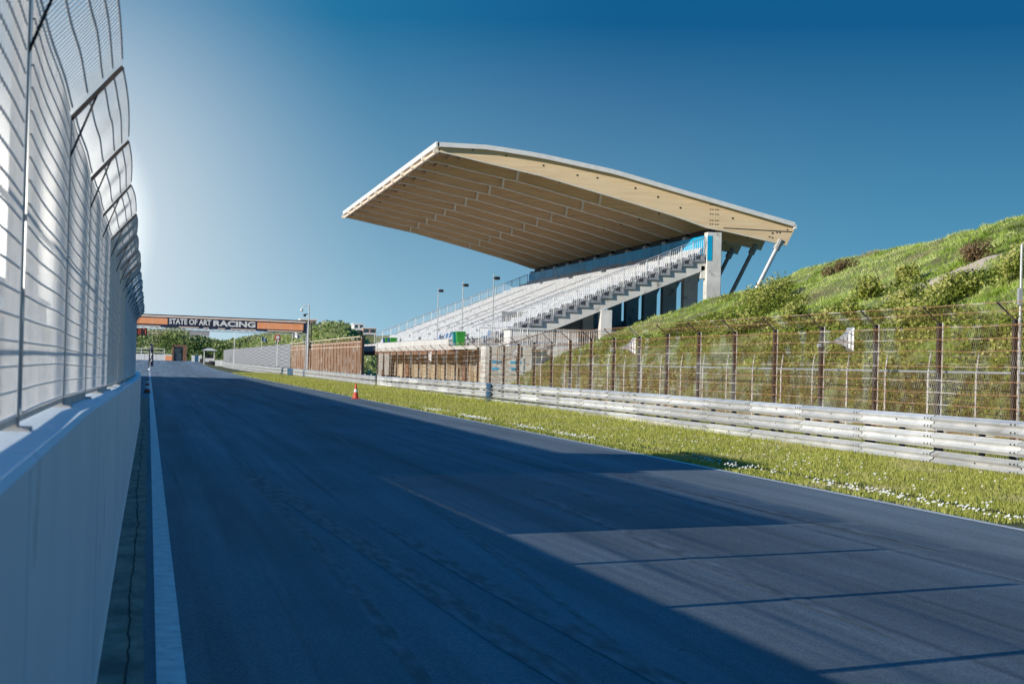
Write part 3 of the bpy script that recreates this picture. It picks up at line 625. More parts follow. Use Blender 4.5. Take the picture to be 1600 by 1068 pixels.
# horns on the fence
for (k, lab) in ((2, 'grey triangular horn loudspeaker on the fence nearest the right edge'), (8, 'grey triangular horn loudspeaker above the middle of the guard rail'), (14, 'small grey horn loudspeaker in front of the concrete stair wall'), (22, 'distant small horn loudspeaker in front of the terrace roof')):
    y = 39.9 + fs_ * k; o0 = set(bpy.data.objects); t = thing('horn_loudspeaker', lab, 'loudspeaker', (FX, y, 2.75), 'horn loudspeakers clamped to the debris fence')
    q = MB(); q.tube((FX + .05, y - .1, 2.72), (FX + .34, y - .1, 2.72), .03, n=8); q.build('bracket', M['rail'], t)
    q = MB(); c0 = (FX + .32, FX + .78); rows = []
    for (x, hz_, hy_) in ((c0[0], .04, .04), (c0[0] + .18, .10, .09), (c0[0] + .34, .20, .17), (c0[1], .33, .28)):
        zc_ = 2.74 + (x - c0[0]) * .05; rows.append([(x, y - .1 - hy_, zc_ - hz_), (x, y - .1 - hy_, zc_ + hz_), (x, y - .1 + hy_, zc_ + hz_), (x, y - .1 + hy_, zc_ - hz_), (x, y - .1 - hy_, zc_ - hz_)])
    # turned so that the mouth's top comes to a point
    rows = [[(p[0], (p[1] - y + .1) * .9 + y - .1, 2.74 + (p[2] - 2.74) * (1.15 if j in (1, 2) else .8)) for j, p in enumerate(r_)] for r_ in rows]
    q.strip(rows); q.build('horn', M['rail'], t); q = MB()
    for u in (.2, .4, .6, .8): q.box(FX + .32 + .46 * u, FX + .33 + .46 * u, y - .1 - .285 * u, y - .1 - .265 * u, 2.75 - .28 * u, 2.75 + .37 * u)
    q.tube((FX - .16, y - .1, 2.62), (FX - .06, y - .1, 2.62), .06, .05, 10); q.build('driver', M['rail'], t); t.location.z += fd(y)
# low fence behind
t = thing('boundary_fence', 'low boundary fence of slim posts and one pale rail at the foot of the bank', 'fence', (20.4, 60, 0)); BXF = 20.4
A = []
for i in range(24):
    y = 28.5 + 2.9 * i; zt_ = 1.99; q = MB(); q.tube((BXF, y, 0), (BXF, y, zt_), .028, n=6); q.tube((BXF, y, zt_), (BXF + .06, y, 2.46), .02, n=6); q.build('fence_post', M['post_white'], t)
q = MB(); q.tube((BXF, 28, 1.99), (BXF, 97, 1.99), .032, n=6); q.build('top_rail', M['rail'], t)
A = [(BXF + .05 * (z - 2) * 2 if z > 2 else BXF, 28, z) for z in (.6, 1.2, 2.2, 2.4)]; B = [(a[0], 97, a[2]) for a in A]; V, F = square_wires(A, B, .008)
A = []; B = []
for y in np.arange(28, 97, .14): A += [(BXF, y, .1), (BXF, y, 1.95)]; B += [(BXF, y + .9, 1.95), (BXF, y + .9, .1)]
V2, F2 = square_wires(A, B, .004); np_mesh('netting', np.concatenate([V, V2]), np.concatenate([F, F2 + len(V)]), M['rust_wire'], t, off=wloc(t))
# taller fences further down
t = thing('brown_screen_fence', 'tall brown screened fence with pale uprights beyond the gap', 'fence', (18, 158, 0))
q = MB(); q.box(18.03, 18.07, 158, 237, .1, 3.75); q.build('screen', M['brownscreen'], t)
for i in range(27):
    y = 158 + i * 3.04; q = MB(); q.box(17.93, 18.0, y - .05, y + .05, 0, 4.05); q.build('fence_post', M['rust_wire'], t)
q = MB()
for i in range(79 * 1): q.box(17.985, 18.02, 158.5 + i, 158.53 + i, .1, 3.75)
for z in (3.6, 3.2): q.bar((17.95, 158, z), (17.95, 237, z), .05)
q.bar((17.8, 158, 4.05), (17.8, 237, 4.0), .05, .06); q.build('uprights', M['cream'], t)
t = thing('grey_screen_fence', 'grey diagonal patterned screen fence between brown fence and far dune', 'fence', (18, 240, 0))
def diag():
    m = bpy.data.materials.new('diagonal_grey_screen'); nt, N, L = nodes(m); b = N['Principled BSDF']; b.inputs['Roughness'].default_value = .7
    geo = N.new('ShaderNodeNewGeometry'); mp = N.new('ShaderNodeMapping'); mp.inputs['Scale'].default_value = (1, .22, .55); L.new(geo.outputs['Position'], mp.inputs[0])
    facs = []
    for ax in (.9, -.9):
        r_ = N.new('ShaderNodeMapping'); r_.inputs['Rotation'].default_value = (ax, 0, 0); L.new(mp.outputs[0], r_.inputs[0])
        w = N.new('ShaderNodeTexWave'); w.bands_direction = 'Y'; w.inputs['Scale'].default_value = 1.4; w.inputs['Distortion'].default_value = 1.2; L.new(r_.outputs[0], w.inputs[0]); facs.append(w.outputs['Fac'])
    mx = N.new('ShaderNodeMath'); mx.operation = 'MAXIMUM'; L.new(facs[0], mx.inputs[0]); L.new(facs[1], mx.inputs[1])
    cr = N.new('ShaderNodeValToRGB'); cr.color_ramp.elements[0].color = (.07, .08, .10, 1); cr.color_ramp.elements[1].color = (.46, .47, .49, 1); cr.color_ramp.elements[0].position = .55
    L.new(mx.outputs[0], cr.inputs[0]); L.new(cr.outputs[0], b.inputs['Base Color']); return m
q = MB()
for i in range(72):
    y = 239 + i * 3; q.strip([[(18.0 + .03 * (j % 2), y + j * .75, z) for z in (.9, 4.0)] for j in range(5)])
q.build('screen', diag(), t)
for i in range(0, 73, 2):
    q = MB(); q.box(18.05, 18.13, 239 + i * 3 - .05, 239 + i * 3 + .05, 0, 4.0); q.build('fence_post', M['rail'], t)
# dark post & gate at the gap
t = thing('gate_post', 'dark hooked steel post at the end of the brown screened fence', 'post', (18, 156.8, 0)); q = MB(); q.box(17.9, 18.1, 156.7, 156.9, 0, 4.1); q.bar((18, 156.8, 4.05), (17.5, 156.8, 4.35), .1); q.build('post_body', M['dark'], t)
t = thing('sentry_board', 'narrow white board standing at the gap in the fence', 'board', (18.6, 147.5, 0)); q = MB(); q.box(18.5, 19.3, 149.4, 149.6, 0, 2.6); q.build('panel', M['white'], t); q = MB(); q.box(18.7, 18.9, 149.37, 149.4, .5, 1.3); q.build('plate', M['rust'], t)

# ------------------------------------------------------------------ grandstand
Y0 = 112.8; NF = 12; BAY = 5.0; Y1 = Y0 + BAY * (NF - 1)
gst = thing('grandstand', 'large grandstand with curved timber roof and rows of white seats', 'grandstand', (28, 140, 0))
# terrace (base)
q = MB(); q.box(21.2, 34, 109.6, 170, 0, 2.82); q.build('base_wall', M['beige'], gst)
q = MB(); q.box(19.3, 36, 108.9, 171.5, 2.82, 3.06); q.build('terrace_slab', M['concrete'], gst)
q = MB(); q.box(19.25, 21.2, 118.5, 171, 2.5, 2.815); q.build('deck_shade_band', M['rust'], gst)  # brown band drawn for the shade under the terrace deck
for i in range(11):
    y = 120 + i * 4.7; q = MB(); q.box(20.9, 21.17, y, y + .35, 0, 2.5); q.build('pier', M['beige'], gst)
for i, y in enumerate((122, 150.5)):
    q = MB(); q.box(21.1, 21.19, y, y + 2.4, .1, 2.1); q.build('door', M['rust'], gst)
# parapet panels
for i in range(17):
    y = 119.2 + i * 2.96; q = MB(); q.box(19.28, 19.34, y + .03, y + 2.93, 2.75, 3.52)
    for k in range(9): q.box(19.265, 19.279, y + .1 + k * .32, y + .16 + k * .32, 2.78, 3.5)
    q.build('parapet_panel', M['facade'], gst)
# steps
NR = 20; D = .75; Z0 = 3.28; RS = .315; XR = 20.3
YA, YB = Y0 - .14, Y1 + .5
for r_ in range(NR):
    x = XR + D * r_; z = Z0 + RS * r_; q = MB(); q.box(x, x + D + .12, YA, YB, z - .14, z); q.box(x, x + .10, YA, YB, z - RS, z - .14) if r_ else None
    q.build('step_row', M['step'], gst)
# rake beams, columns
def zt_line(x): return Z0 + RS * (x - XR) / D
for i in range(NF):
    y = Y0 + BAY * i; q = MB()
    poly = [(22.2, 3.06), (34.75, 8.32), (34.75, 9.0)]
    for r_ in range(NR - 1, 1, -1):
        x = XR + D * r_; z = Z0 + RS * r_ - .16; poly += [(x + D - .12, z - .0), (x + .1, z - .0)] if r_ < NR - 1 else [(x + .1, z)]
        poly += [(x + .1 - .001, z - RS * .75)]
    poly += [(20.9, 3.06)]
    q.prism_y(poly[::-1], y, y + .55); q.build('raker_beam', M['concrete'], gst)
    q = MB(); q.box(27.95, 28.7, y - .05, y + .6, 0, 5.55); q.build('column', M['concrete'], gst, bevel=.03)
    q = MB(); q.box(34.77, 35.75, y - .25, y + .45, 0, 10.72); q.box(34.70, 35.85, y - .28, y + .48, 10.5, 10.95) if False else None
    q.box(34.45, 34.77, y + .0, y + .5, 7.75, 8.6); q.build('column', M['concrete'], gst, bevel=.04)
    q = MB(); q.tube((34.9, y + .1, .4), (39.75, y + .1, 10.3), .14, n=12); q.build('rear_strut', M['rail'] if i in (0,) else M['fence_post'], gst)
    q = MB(); q.tube((39.5, y + .1, 9.8), (39.8, y + .1, 10.45), .22, n=10); q.build('strut_shoe', M['fence_post'], gst)
# inner back wall below seats
q = MB(); q.box(22.6, 27.95, 117.9, 118.1, 3.06, 5.4); q.build('under_stand_wall', M['concrete_grey'], gst)
q = MB(); q.box(36.2, 36.4, 117, 169, 3.0, 5.6); q.build('rear_wall', M['teal'], gst)
# roof
def roof_top(x): return ipl(x, [17.2, 20.5, 23.8, 28.6, 33.5, 40.9], [15.45, 15.42, 15.05, 14.25, 13.08, 11.35])
def beam_bot(x): return ipl(x, [17.3, 18.5, 20.1, 23.8, 28.6, 32.7, 35.0, 35.8, 40.35], [15.12, 14.92, 14.6, 13.92, 12.76, 11.72, 11.02, 10.95, 10.12])
XS = np.linspace(17.3, 40.35, 26)
for i in range(NF):
    y = Y0 + BAY * i; q = MB(); wd = .22
    top = [(x, roof_top(x) - .12) for x in XS]; bot = [(x, beam_bot(x)) for x in XS]; bot[-1] = (40.2, beam_bot(40.2)); top[-1] = (40.75, roof_top(40.75) - .12)
    for a_, b_ in ((0, 1),):
        F0 = [(x, y, z) for x, z in bot]; F1 = [(x, y, z) for x, z in top]; F2 = [(x, y + wd, z) for x, z in bot]; F3 = [(x, y + wd, z) for x, z in top]
        q.strip([F0, F1]); q.strip([F3, F2]); q.strip([F2, F0]); q.add([F0[0], F1[0], F3[0], F2[0]], [(0, 1, 2, 3)]); q.add([F0[-1], F1[-1], F3[-1], F2[-1]], [(3, 2, 1, 0)])
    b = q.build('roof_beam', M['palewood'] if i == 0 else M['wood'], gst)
    q = MB(); q.strip([[(x, y - .03, z - .012 - dz) for x, z in bot] for dz in (0, .07)]); q.strip([[(x, y + yy2, z - .082) for x, z in bot] for yy2 in (-.03, wd + .03)]); q.box(17.0, 17.3, y - .03, y + wd + .03, 14.98, 15.22); q.build('lit_edge_and_nose', M['cream2'], b)  # cream strips paint the lit lower beam edge; the box is the nose
    q = MB()
    for x in (19.5, 21.6, 24, 26.2, 27.5, 30, 31.5, 33, 36.5, 39.2): 
        z = (roof_top(x) + beam_bot(x)) / 2 + .2 * math.sin(x * 3); q.box(x - .05, x + .05, y - .02, y, z - .05, z + .05)
    if i == 0:
        for dz in (.25, .5, .9, 1.2, 1.5):
            for dx_ in (-.25, -.1, .1, .25): q.box(35.25 + dx_ - .03, 35.25 + dx_ + .03, y - .02, y, 11.0 + dz - .03, 11.0 + dz + .03)
        for (x, z) in ((39.5, 10.9), (39.7, 10.9), (39.0, 10.6), (39.2, 10.55), (40.2, 11.1)): q.box(x - .04, x + .04, y - .02, y, z - .04, z + .04)
        q.bar((35.9, y - .015, 11.05), (40.5, y - .015, 10.98), .02, .05)
    q.build('bolt_plates', M['dark'], b)
q = MB(); XT = np.linspace(17.2, 40.6, 24); rows = []
for y in (Y0 - .1, Y1 + .35): rows.append([(x, y, roof_top(x) - .12) for x in XT])
q.strip(rows[::-1]); q.build('roof_boarding', M['deckwood'], gst)
q = MB(); rows = [[(x, y, roof_top(x) + .03) for x in XT] for y in (Y0 - .35, Y1 + .33)]; q.strip(rows)
q.build('roof_skin', M['fascia'], gst)
q = MB()
for ya, yb in ((Y0 - .37, Y0 - .12), (Y1 + .2, Y1 + .35)):
    a_ = [(x, ya, roof_top(x) - .13) for x in XT]; b_ = [(x, ya, roof_top(x) + .15) for x in XT]; c_ = [(x, yb, roof_top(x) + .15) for x in XT]; d_ = [(x, yb, roof_top(x) - .13) for x in XT]; q.strip([a_, b_, c_, d_, a_])
q.box(17.1, 17.3, Y0 - .37, Y1 + .35, 15.29, 15.62); q.box(40.56, 40.70, Y0 - .37, Y1 + .35, 11.15, 11.42)
q.build('roof_fascia', M['fascia'], gst)
for k in range(0, 30):     # thin steel purlins under the boarding
    x = 17.8 + k * .78; q = MB(); q.box(x, x + .09, Y0 + .22, Y1, roof_top(x) - .27, roof_top(x) - .13)
    q.build('purlin', M['deckwood'], gst)
for i in range(NF - 1):
    for x in (23.3, 28.9):
        y = Y0 + BAY * (i + 1); q = MB(); q.bar((x, y - .04, beam_bot(x) - .04), (x + .05, y - .45, beam_bot(x) + (roof_top(x) - beam_bot(x)) * .75), .16, .12); q.build('cross_brace', M['cream2'], gst)
q = MB(); q.box(17.24, 17.42, Y0, Y1, 15.02, 15.2); q.build('front_batten', M['cream'], gst)
# blue back barrier
for i in range(NF - 1):
    y = Y0 + BAY * i + .1; 
    for k in range(2):
        q = MB(); q.box(34.62, 34.68, y + k * 2.5 + .02, y + k * 2.5 + 2.46, 9.28, 10.5); q.build('blue_panel', M['teal'], gst)
q = MB(); q.box(34.78, 35.1, Y0 - .27, Y0 - .255, 8.9, 10.5); q.build('blue_panel', M['teal'], gst)
for i in range(NF - 1):
    y = Y0 + BAY * i; q = MB(); q.tube((35.3, y + .55, 10.75), (35.3, y + BAY - .35, 10.75), .27, n=12); q.build('rolled_awning', M['dark'], gst, smooth=False)
# seats: the nearest hundred as parts, the others as one mass
def seat_mb(q, x, y, z):
    q.box(x + .22, x + .60, y, y + .40, z + .36, z + .42)
    q.add([(x+.56,y,z+.40),(x+.60,y,z+.40),(x+.60,y+.40,z+.40),(x+.56,y+.40,z+.40),(x+.68,y+.03,z+.80),(x+.72,y+.03,z+.80),(x+.72,y+.37,z+.80),(x+.68,y+.37,z+.80)], [(0,3,2,1),(4,5,6,7),(0,1,5,4),(1,2,6,5),(2,3,7,6),(3,0,4,7)])
    q.box(x + .24, x + .27, y, y + .40, z + .30, z + .36); q.box(x + .38, x + .44, y + .18, y + .26, z, z + .36)
proto = None; mass = MB(); massb = MB(); cnt = 0
aisles = (121.6, 132.5, 143.4, 154.4)
for r_ in range(NR - 1):
    x = XR + D * r_; z = Z0 + RS * r_; k = 0; y = YA + .35
    while y < YB - .6:
        if any(abs(y + .22 - a_) < .6 for a_ in aisles): y += .52; continue
        k += 1; blue = (r_ == 0 and (128 < y < 134 and int(y * 2) % 3)) or (r_ == 0 and y < 114)
        if k <= 5 and not blue:
            if proto is None:
                q = MB(); seat_mb(q, 0, 0, 0); me = bpy.data.meshes.new('seat'); me.from_pydata(q.v, [], q.f); me.materials.append(M['seat']); proto = me
            o = bpy.data.objects.new('seat', proto); COL.objects.link(o); o.parent = gst; o.location = Vector((x, y, z)) - wloc(gst); cnt += 1
        elif blue: seat_mb(massb, x, y, z)
        else: seat_mb(mass, x, y, z)
        y += .52
setp(mass.build('seating', M['seat'], gst), kind='stuff'); setp(massb.build('blue_seats', M['seat_blue'], gst), 'short run of dark blue seats in the front row', kind='stuff')
# railings
def rake_rail(y, r0, r1, name, h=1.12, pick=True, big=1):
    q = MB(); x0, x1 = XR + D * r0 + .05, XR + D * r1 + .05; za, zb_ = Z0 + RS * r0, Z0 + RS * r1
    q.tube((x0, y, za + h), (x1, y, zb_ + h), .028 * big, n=6); q.tube((x0, y, za + .12), (x1, y, zb_ + .12), .02 * big, n=6)
    for r_ in range(r0, r1 + 1, 2 if not pick else 1): x = XR + D * r_ + .05; q.tube((x, y, Z0 + RS * r_ - .02), (x, y, Z0 + RS * r_ + h), .024 * big, n=6)
    if pick:
        n = int((x1 - x0) / .125)
        for k in range(n): u = (k + .5) / n; x = x0 + (x1 - x0) * u; z = za + (zb_ - za) * u; q.tube((x, y, z + .12), (x, y, z + h - .12), .010, n=4, caps=False)
        q.tube((x0, y, za + h - .12), (x1, y, zb_ + h - .12), .014, n=6)
    return q.build(name, M['rail'], gst)
rake_rail(YA - .05, 0, 19, 'end_railing'); rake_rail(YB + .05, 0, 19, 'end_railing', 1.2)
for a_ in aisles: rake_rail(a_, 0, 12, 'aisle_railing', 1.0, False, 1.1)
for a_ in (116.6, 127.2): rake_rail(a_, 0, 8, 'aisle_railing', 1.0, False, 1.1)
q = MB()      # terrace end railing with pickets, and stair rail
def flat_rail(q, a, b, h=1.05, pk=.14):
    a = Vector(a); b = Vector(b); L_ = (b - a).length
    for z in (h, .12): q.tube(a + Vector((0, 0, z)), b + Vector((0, 0, z)), .024, n=6)
    n = max(1, int(L_ / pk))
    for k in range(n + 1): p = a.lerp(b, k / n); r_ = .022 if k % 9 == 0 or k == n else .010; q.tube(p, p + Vector((0, 0, h)), r_, n=4, caps=False)
flat_rail(q, (22.5, 109.1, 3.06), (29.5, 109.1, 3.06)); flat_rail(q, (19.5, 109.1, 3.06), (22.2, 109.1, 3.06)); q.build('terrace_railing', M['rail'], gst)
q = MB(); flat_rail(q, (20.2, 106.6, 1.9), (24.0, 108.0, 3.1)); flat_rail(q, (24.0, 108.0, 3.1), (26.4, 108.0, 3.1)); q.build('stair_railing', M['rust'], gst)
# concrete stair block and kiosk in front of the near end
t = thing('stair_block', 'low pale concrete block wall with posters below the near end of the stand', 'wall', (21, 106, 0))
q = MB(); q.box(19.6, 22.4, 107.2, 108.8, 0, 3.0); q.box(22.4, 25.6, 107.8, 108.8, 0, 2.9); q.build('block_wall', M['concrete'], t)
q = MB()
for z in (.5, 1.0, 1.5, 2.0, 2.5): q.box(19.6, 22.4, 107.185, 107.2, z, z + .02); q.box(22.41, 25.6, 107.785, 107.8, z, z + .02)
q.build('joints', M['concrete_grey'], t)
for (x0, x1, m_) in ((19.75, 20.7, 'white'), (20.95, 21.9, 'white')):
    q = MB(); q.box(x0, x1, 107.15, 107.18, 1.35, 2.35); p = q.build('poster', M[m_], t)
    q = MB(); q.box(x0 + .15, x1 - .15, 107.13, 107.15, 2.0, 2.15); q.box(x0 + .2, x1 - .3, 107.13, 107.15, 1.6, 1.75); q.build('print', M['teal'], p)
t = thing('ticket_hut', 'white flat roofed hut on the terrace below the railing', 'hut', (24, 110.8, 3.06))
q = MB(); q.box(21.6, 25.9, 110.0, 112.0, 3.06, 4.1); q.build('wall', M['facade'], t)
q = MB(); q.box(21.4, 26.1, 109.85, 112.1, 4.1, 4.2); q.build('roof', M['fascia'], t)
q = MB()
for k in range(8): q.box(21.7 + k * .52, 21.72 + k * .52, 109.98, 110.0, 3.1, 4.1)
q.build('joints', M['concrete_grey'], t)
# bins on the terrace
def bin_(x, y, m_, lab, s=1.0):
    t = thing('wheelie_bin', lab, 'bin', (x, y, 3.06), 'bins on the terrace'); q = MB(); w = .28 * s
    q.add([(x-w*.8,y-w*.8,3.1),(x+w*.8,y-w*.8,3.1),(x+w*.8,y+w*.8,3.1),(x-w*.8,y+w*.8,3.1),(x-w,y-w,3.1+.82*s),(x+w,y-w,3.1+.82*s),(x+w,y+w,3.1+.82*s),(x-w,y+w,3.1+.82*s)], [(0,3,2,1),(4,5,6,7),(0,1,5,4),(1,2,6,5),(2,3,7,6),(3,0,4,7)])
    q.build('body', M[m_], t); q = MB(); q.box(x-w*1.08, x+w*1.08, y-w*1.08, y+w*1.08, 3.1+.82*s, 3.1+.9*s); q.build('lid', M[m_], t)
    for sx in (-1, 1): q = MB(); q.tube((x+sx*w*.6, y+w, 3.14), (x+sx*w*.8, y+w, 3.14), .08, n=10); q.build('wheel', M['rubber'], t)
bin_(19.75, 117.2, 'green_plastic', 'bright green wheelie bin at the near end of the white parapet', 1.0)
bin_(19.75, 118.6, 'teal_plastic', 'teal wheelie bin directly behind the bright green one', 1.0)
for k, (m_, lab) in enumerate((('green_plastic', 'green bin nearest of the far row behind the parapet'), ('dark_blue', 'blue bin next to the nearest green bin of the far row'), ('green_plastic', 'second green bin of the far row behind the parapet'), ('dark_blue', 'blue bin farthest along the row behind the parapet'))): bin_(19.9, 151.5 + k * 1.6, m_, lab, .95)
# lamp posts in front of the seats
for (y, lab) in ((107.3, 'slim lamp post with grey floodlight, the nearest by the grandstand steps'), (118.2, 'slim lamp post with dark floodlight standing above the green bin'), (128.6, 'slim lamp post with dark floodlight, the farthest of the row')):
    t = thing('lamp_post', lab, 'lamp post', (20.0, y, 3.06), 'lamp posts along the front of the grandstand')
    q = MB(); q.tube((20, y, 3.06), (20, y, 7.3), .038, .03, 8); q.build('pole', M['rail'], t)
    q = MB(); q.box(20.05, 20.36, y - .1, y + .1, 6.95, 7.14); q.box(19.96, 20.1, y - .04, y + .04, 7.02, 7.08); q.build('floodlight', M['dark'], t, bevel=.03)

# ------------------------------------------------------------------ gantry
t = thing('gantry', 'advertising gantry with navy and orange boards spanning the track', 'gantry', (17.5, 207.5, 0)); YG = 207.5
def gz(x): return (17.5 - x) / 18 * .20
def gquad(q, x0, x1, z0, z1, y0, y1):
    q.add([(x0,y0,z0+gz(x0)),(x1,y0,z0+gz(x1)),(x1,y1,z0+gz(x1)),(x0,y1,z0+gz(x0)),(x0,y0,z1+gz(x0)),(x1,y0,z1+gz(x1)),(x1,y1,z1+gz(x1)),(x0,y1,z1+gz(x0))], [(0,3,2,1),(4,5,6,7),(0,1,5,4),(1,2,6,5),(2,3,7,6),(3,0,4,7)])
q = MB(); gquad(q, -3.4, 17.3, 4.98, 6.38, YG, YG + .9); q.build('board', M['navy'], t)
q = MB(); gquad(q, -3.4, 17.25, 6.10, 6.26, YG - .02, YG); 
for a_, b_ in ((-3.4, 1.2), (3.2, 5.4), (5.9, 6.5), (7.5, 8.3), (8.9, 11.7), (13.0, 16.9)): gquad(q, a_, b_, 5.02, 5.12, YG - .02, YG)
q.build('cream_stripe', M['cream'], t)
q = MB(); gquad(q, -3.4, 1.95, 5.30, 5.98, YG - .02, YG); p = q.build('orange_panel', M['orange'], t); q = MB(); gquad(q, 11.85, 17.0, 5.24, 5.96, YG - .02, YG); q.build('orange_panel', M['orange'], t)
q = MB()
for x in (-1.5, .3, 13.1, 14.4, 15.7, 16.8): gquad(q, x, x + .025, 5.26, 5.95, YG - .03, YG - .021)
q.build('seam', M['cream'], p)
q = MB(); gquad(q, -3.4, 17.3, 4.72, 4.80, YG + .1, YG + .2); gquad(q, -3.4, 17.3, 4.72, 4.80, YG + .7, YG + .8)
for k in range(14): x = -3.2 + k * 1.5; q.bar((x, YG + .15, 4.78 + gz(x)), (x + .7, YG + .15, 5.0 + gz(x)), .05); q.bar((x + .7, YG + .15, 5.0 + gz(x)), (x + 1.4, YG + .15, 4.78 + gz(x)), .05)
q.build('truss', M['rail'], t)
for (x, nm) in ((17.45, 'leg'), (-3.6, 'leg')):
    q = MB(); q.box(x - .12, x + .12, YG + .05, YG + .35, 0, 6.2); q.box(x - .12, x + .12, YG + .6, YG + .85, 0, 6.2); q.bar((x, YG + .2, 3.6), (x - .9 if x > 0 else x + .9, YG + .2, 4.9), .1); q.build('leg', M['rail'], t)
def text(s_, x0, x1, z0, z1, y, m_, parent, bold=.02, nm='lettering'):
    cu = bpy.data.curves.new('t', 'FONT'); cu.body = s_; cu.size = 1; cu.offset = bold; cu.extrude = .01; cu.resolution_u = 3
    o = bpy.data.objects.new('t', cu); COL.objects.link(o); dg = bpy.context.evaluated_depsgraph_get(); dg.update()
    me = bpy.data.meshes.new_from_object(o.evaluated_get(dg)); bpy.data.objects.remove(o); n = len(me.vertices); c = np.empty(n * 3, np.float32); me.vertices.foreach_get('co', c); c = c.reshape(-1, 3)
    mn, mx = c.min(0), c.max(0); u = (c - mn) / np.maximum(mx - mn, 1e-6); off = wloc(parent)
    X = x0 + u[:, 0] * (x1 - x0); Z = z0 + u[:, 1] * (z1 - z0) + (gz(X) if parent.name.startswith('gantry') else 0); Y = y - u[:, 2] * .02
    me.vertices.foreach_set('co', (np.stack([X, Y, Z], 1) - np.array(off)).astype(np.float32).ravel()); me.update(); me.materials.clear()
    return link_mesh(nm, me, m_, parent)
text('STATE OF ART', 2.12, 6.75, 5.36, 6.0, YG - .01, M['white'], t, .035); text('RACING', 6.98, 11.65, 5.32, 5.98, YG - .01, M['white'], t, .045)
q = MB(); gquad(q, 4.4, 6.6, 4.25, 4.70, YG + .2, YG + .6); gquad(q, 4.5, 4.62, 4.05, 4.3, YG + .2, YG + .3); gquad(q, 6.35, 6.47, 4.05, 4.3, YG + .2, YG + .3); q.build('start_light_box', M['fence_post'], t)
q = MB(); q.tube((5.9, YG + .4, 6.3), (5.9, YG + .4, 7.3), .03, n=6); q.build('antenna', M['white'], t)
# digital clock
t = thing('digital_clock', 'black digital clock with red digits under the left end of the gantry', 'clock', (-.9, 200, 4.6))
q = MB(); q.box(-2.2, -.22, 204.0, 204.3, 4.15, 4.95); q.build('case', M['dark'], t)
q = MB(); q.bar((-1.9, 204.2, 4.9), (-1.9, 207.6, 5.0), .06); q.bar((-.5, 204.2, 4.9), (-.5, 207.6, 5.0), .06); q.build('bracket', M['rail'], t)
M['led'] = mat('red_digit', (.9, .16, .08), (.8, .12, .06), 3, .5, bump=0)
seg = {'1': 'bc', '2': 'abged', '7': 'abc'}
def digit(q, ch, x, z, w=.32, h=.56, th_=.07, y=203.98):
    for s_ in seg[ch]:
        b = {'a': (0, w, h - th_, h), 'd': (0, w, 0, th_), 'g': (0, w, h / 2 - th_ / 2, h / 2 + th_ / 2), 'b': (w - th_, w, h / 2, h), 'c': (w - th_, w, 0, h / 2), 'e': (0, th_, 0, h / 2)}[s_]
        q.box(x + b[0], x + b[1], y - .01, y + .015, z + b[2], z + b[3])
q = MB(); digit(q, '1', -1.90, 4.27); q.box(-1.40, -1.33, 203.97, 203.99, 4.40, 4.47); q.box(-1.40, -1.33, 203.97, 203.99, 4.62, 4.69); digit(q, '2', -1.2, 4.27); digit(q, '7', -.68, 4.27); q.build('digits', M['led'], t)
# poles by the gantry
t = thing('camera_mast', 'grey mast with dome camera and hooked lamp arm beside the gantry', 'mast', (17.2, 203, 0))
q = MB(); q.tube((17.2, 203, 0), (17.2, 203, 5.6), .11, .10, 10); q.tube((17.2, 203, 5.6), (17.2, 203, 8.0), .07, .06, 8); q.build('pole', M['rail'], t)
q = MB(); P_ = [(17.2, 203, 7.7), (16.9, 203, 7.95), (16.55, 203, 7.85), (16.4, 203, 7.55)]
for a_, b_ in zip(P_[:-1], P_[1:]): q.tube(a_, b_, .05, n=6)
q.build('hooked_arm', M['white'], t); q = MB(); q.lathe([(.06, 0), (.17, .1), (.17, .25), (.05, .32)], (16.4, 203, 7.25), 10); q.build('lamp_head', M['white'], t)
q = MB(); q.tube((17.2, 203, 7.0), (16.8, 203, 7.0), .04, n=6); q.lathe([(.05, 0), (.16, .08), (.16, .25), (.04, .3)], (16.75, 203, 6.7), 10); q.build('dome_camera', M['dark'], t)
t = thing('dark_pole', 'thin dark pole just right of the camera mast', 'pole', (17.9, 206, 0)); q = MB(); q.tube((18.3, 212, 0), (18.3, 212, 6.3), .06, n=8); q.bar((18.0, 212, 6.1), (18.7, 212, 6.1), .05); q.build('shaft', M['dark'], t)
t = thing('thin_pole', 'thin pale pole rising above the grey screen fence', 'pole', (17.3, 330, 0)); q = MB(); q.tube((14.9, 330, 0), (14.9, 330, 6.6), .06, n=6); q.build('shaft', M['rail'], t)
t = thing('round_sign', 'round white sign with dark red rim above the grey fence', 'sign', (17.6, 258, 0))
q = MB(); q.tube((17.6, 258, 0), (17.6, 258, 4.6), .05, n=6); q.build('pole', M['white'], t)
q = MB(); q.tube((17.6, 257.9, 5.0), (17.6, 257.98, 5.0), .42, n=20); q.build('rim', M['red'], t); q = MB(); q.tube((17.6, 257.85, 5.0), (17.6, 257.9, 5.0), .25, n=20); q.build('face', M['white'], t)
def flag(x, y, z, m_, lab, s=1.0):
    t = thing('flag', lab, 'flag', (x, y, z), 'small flags above the screen fences'); q = MB(); q.tube((x, y, z), (x, y, z + 2.3 * s), .035, n=6); q.build('pole', M['white'], t)
    q = MB(); q.strip([[(x + .04 + .9 * s * u, y + .12 * math.sin(u * 7), z + 2.25 * s - .9 * s * u * .6 - .5 * s * v * (1 - u * .3)) for v in (0, .5, 1, 1.6)] for u in np.linspace(0, 1, 7)]); q.build('cloth', M[m_], t)
flag(16.9, 222, 3.4, 'white', 'white flag with creases nearest the gantry leg', .9); flag(18.1, 270, 3.6, 'white', 'narrow white flag between the round sign and the blue flag', .8); flag(17.9, 300, 3.6, 'dark_blue', 'narrow blue flag above the middle of the grey fence', .9)
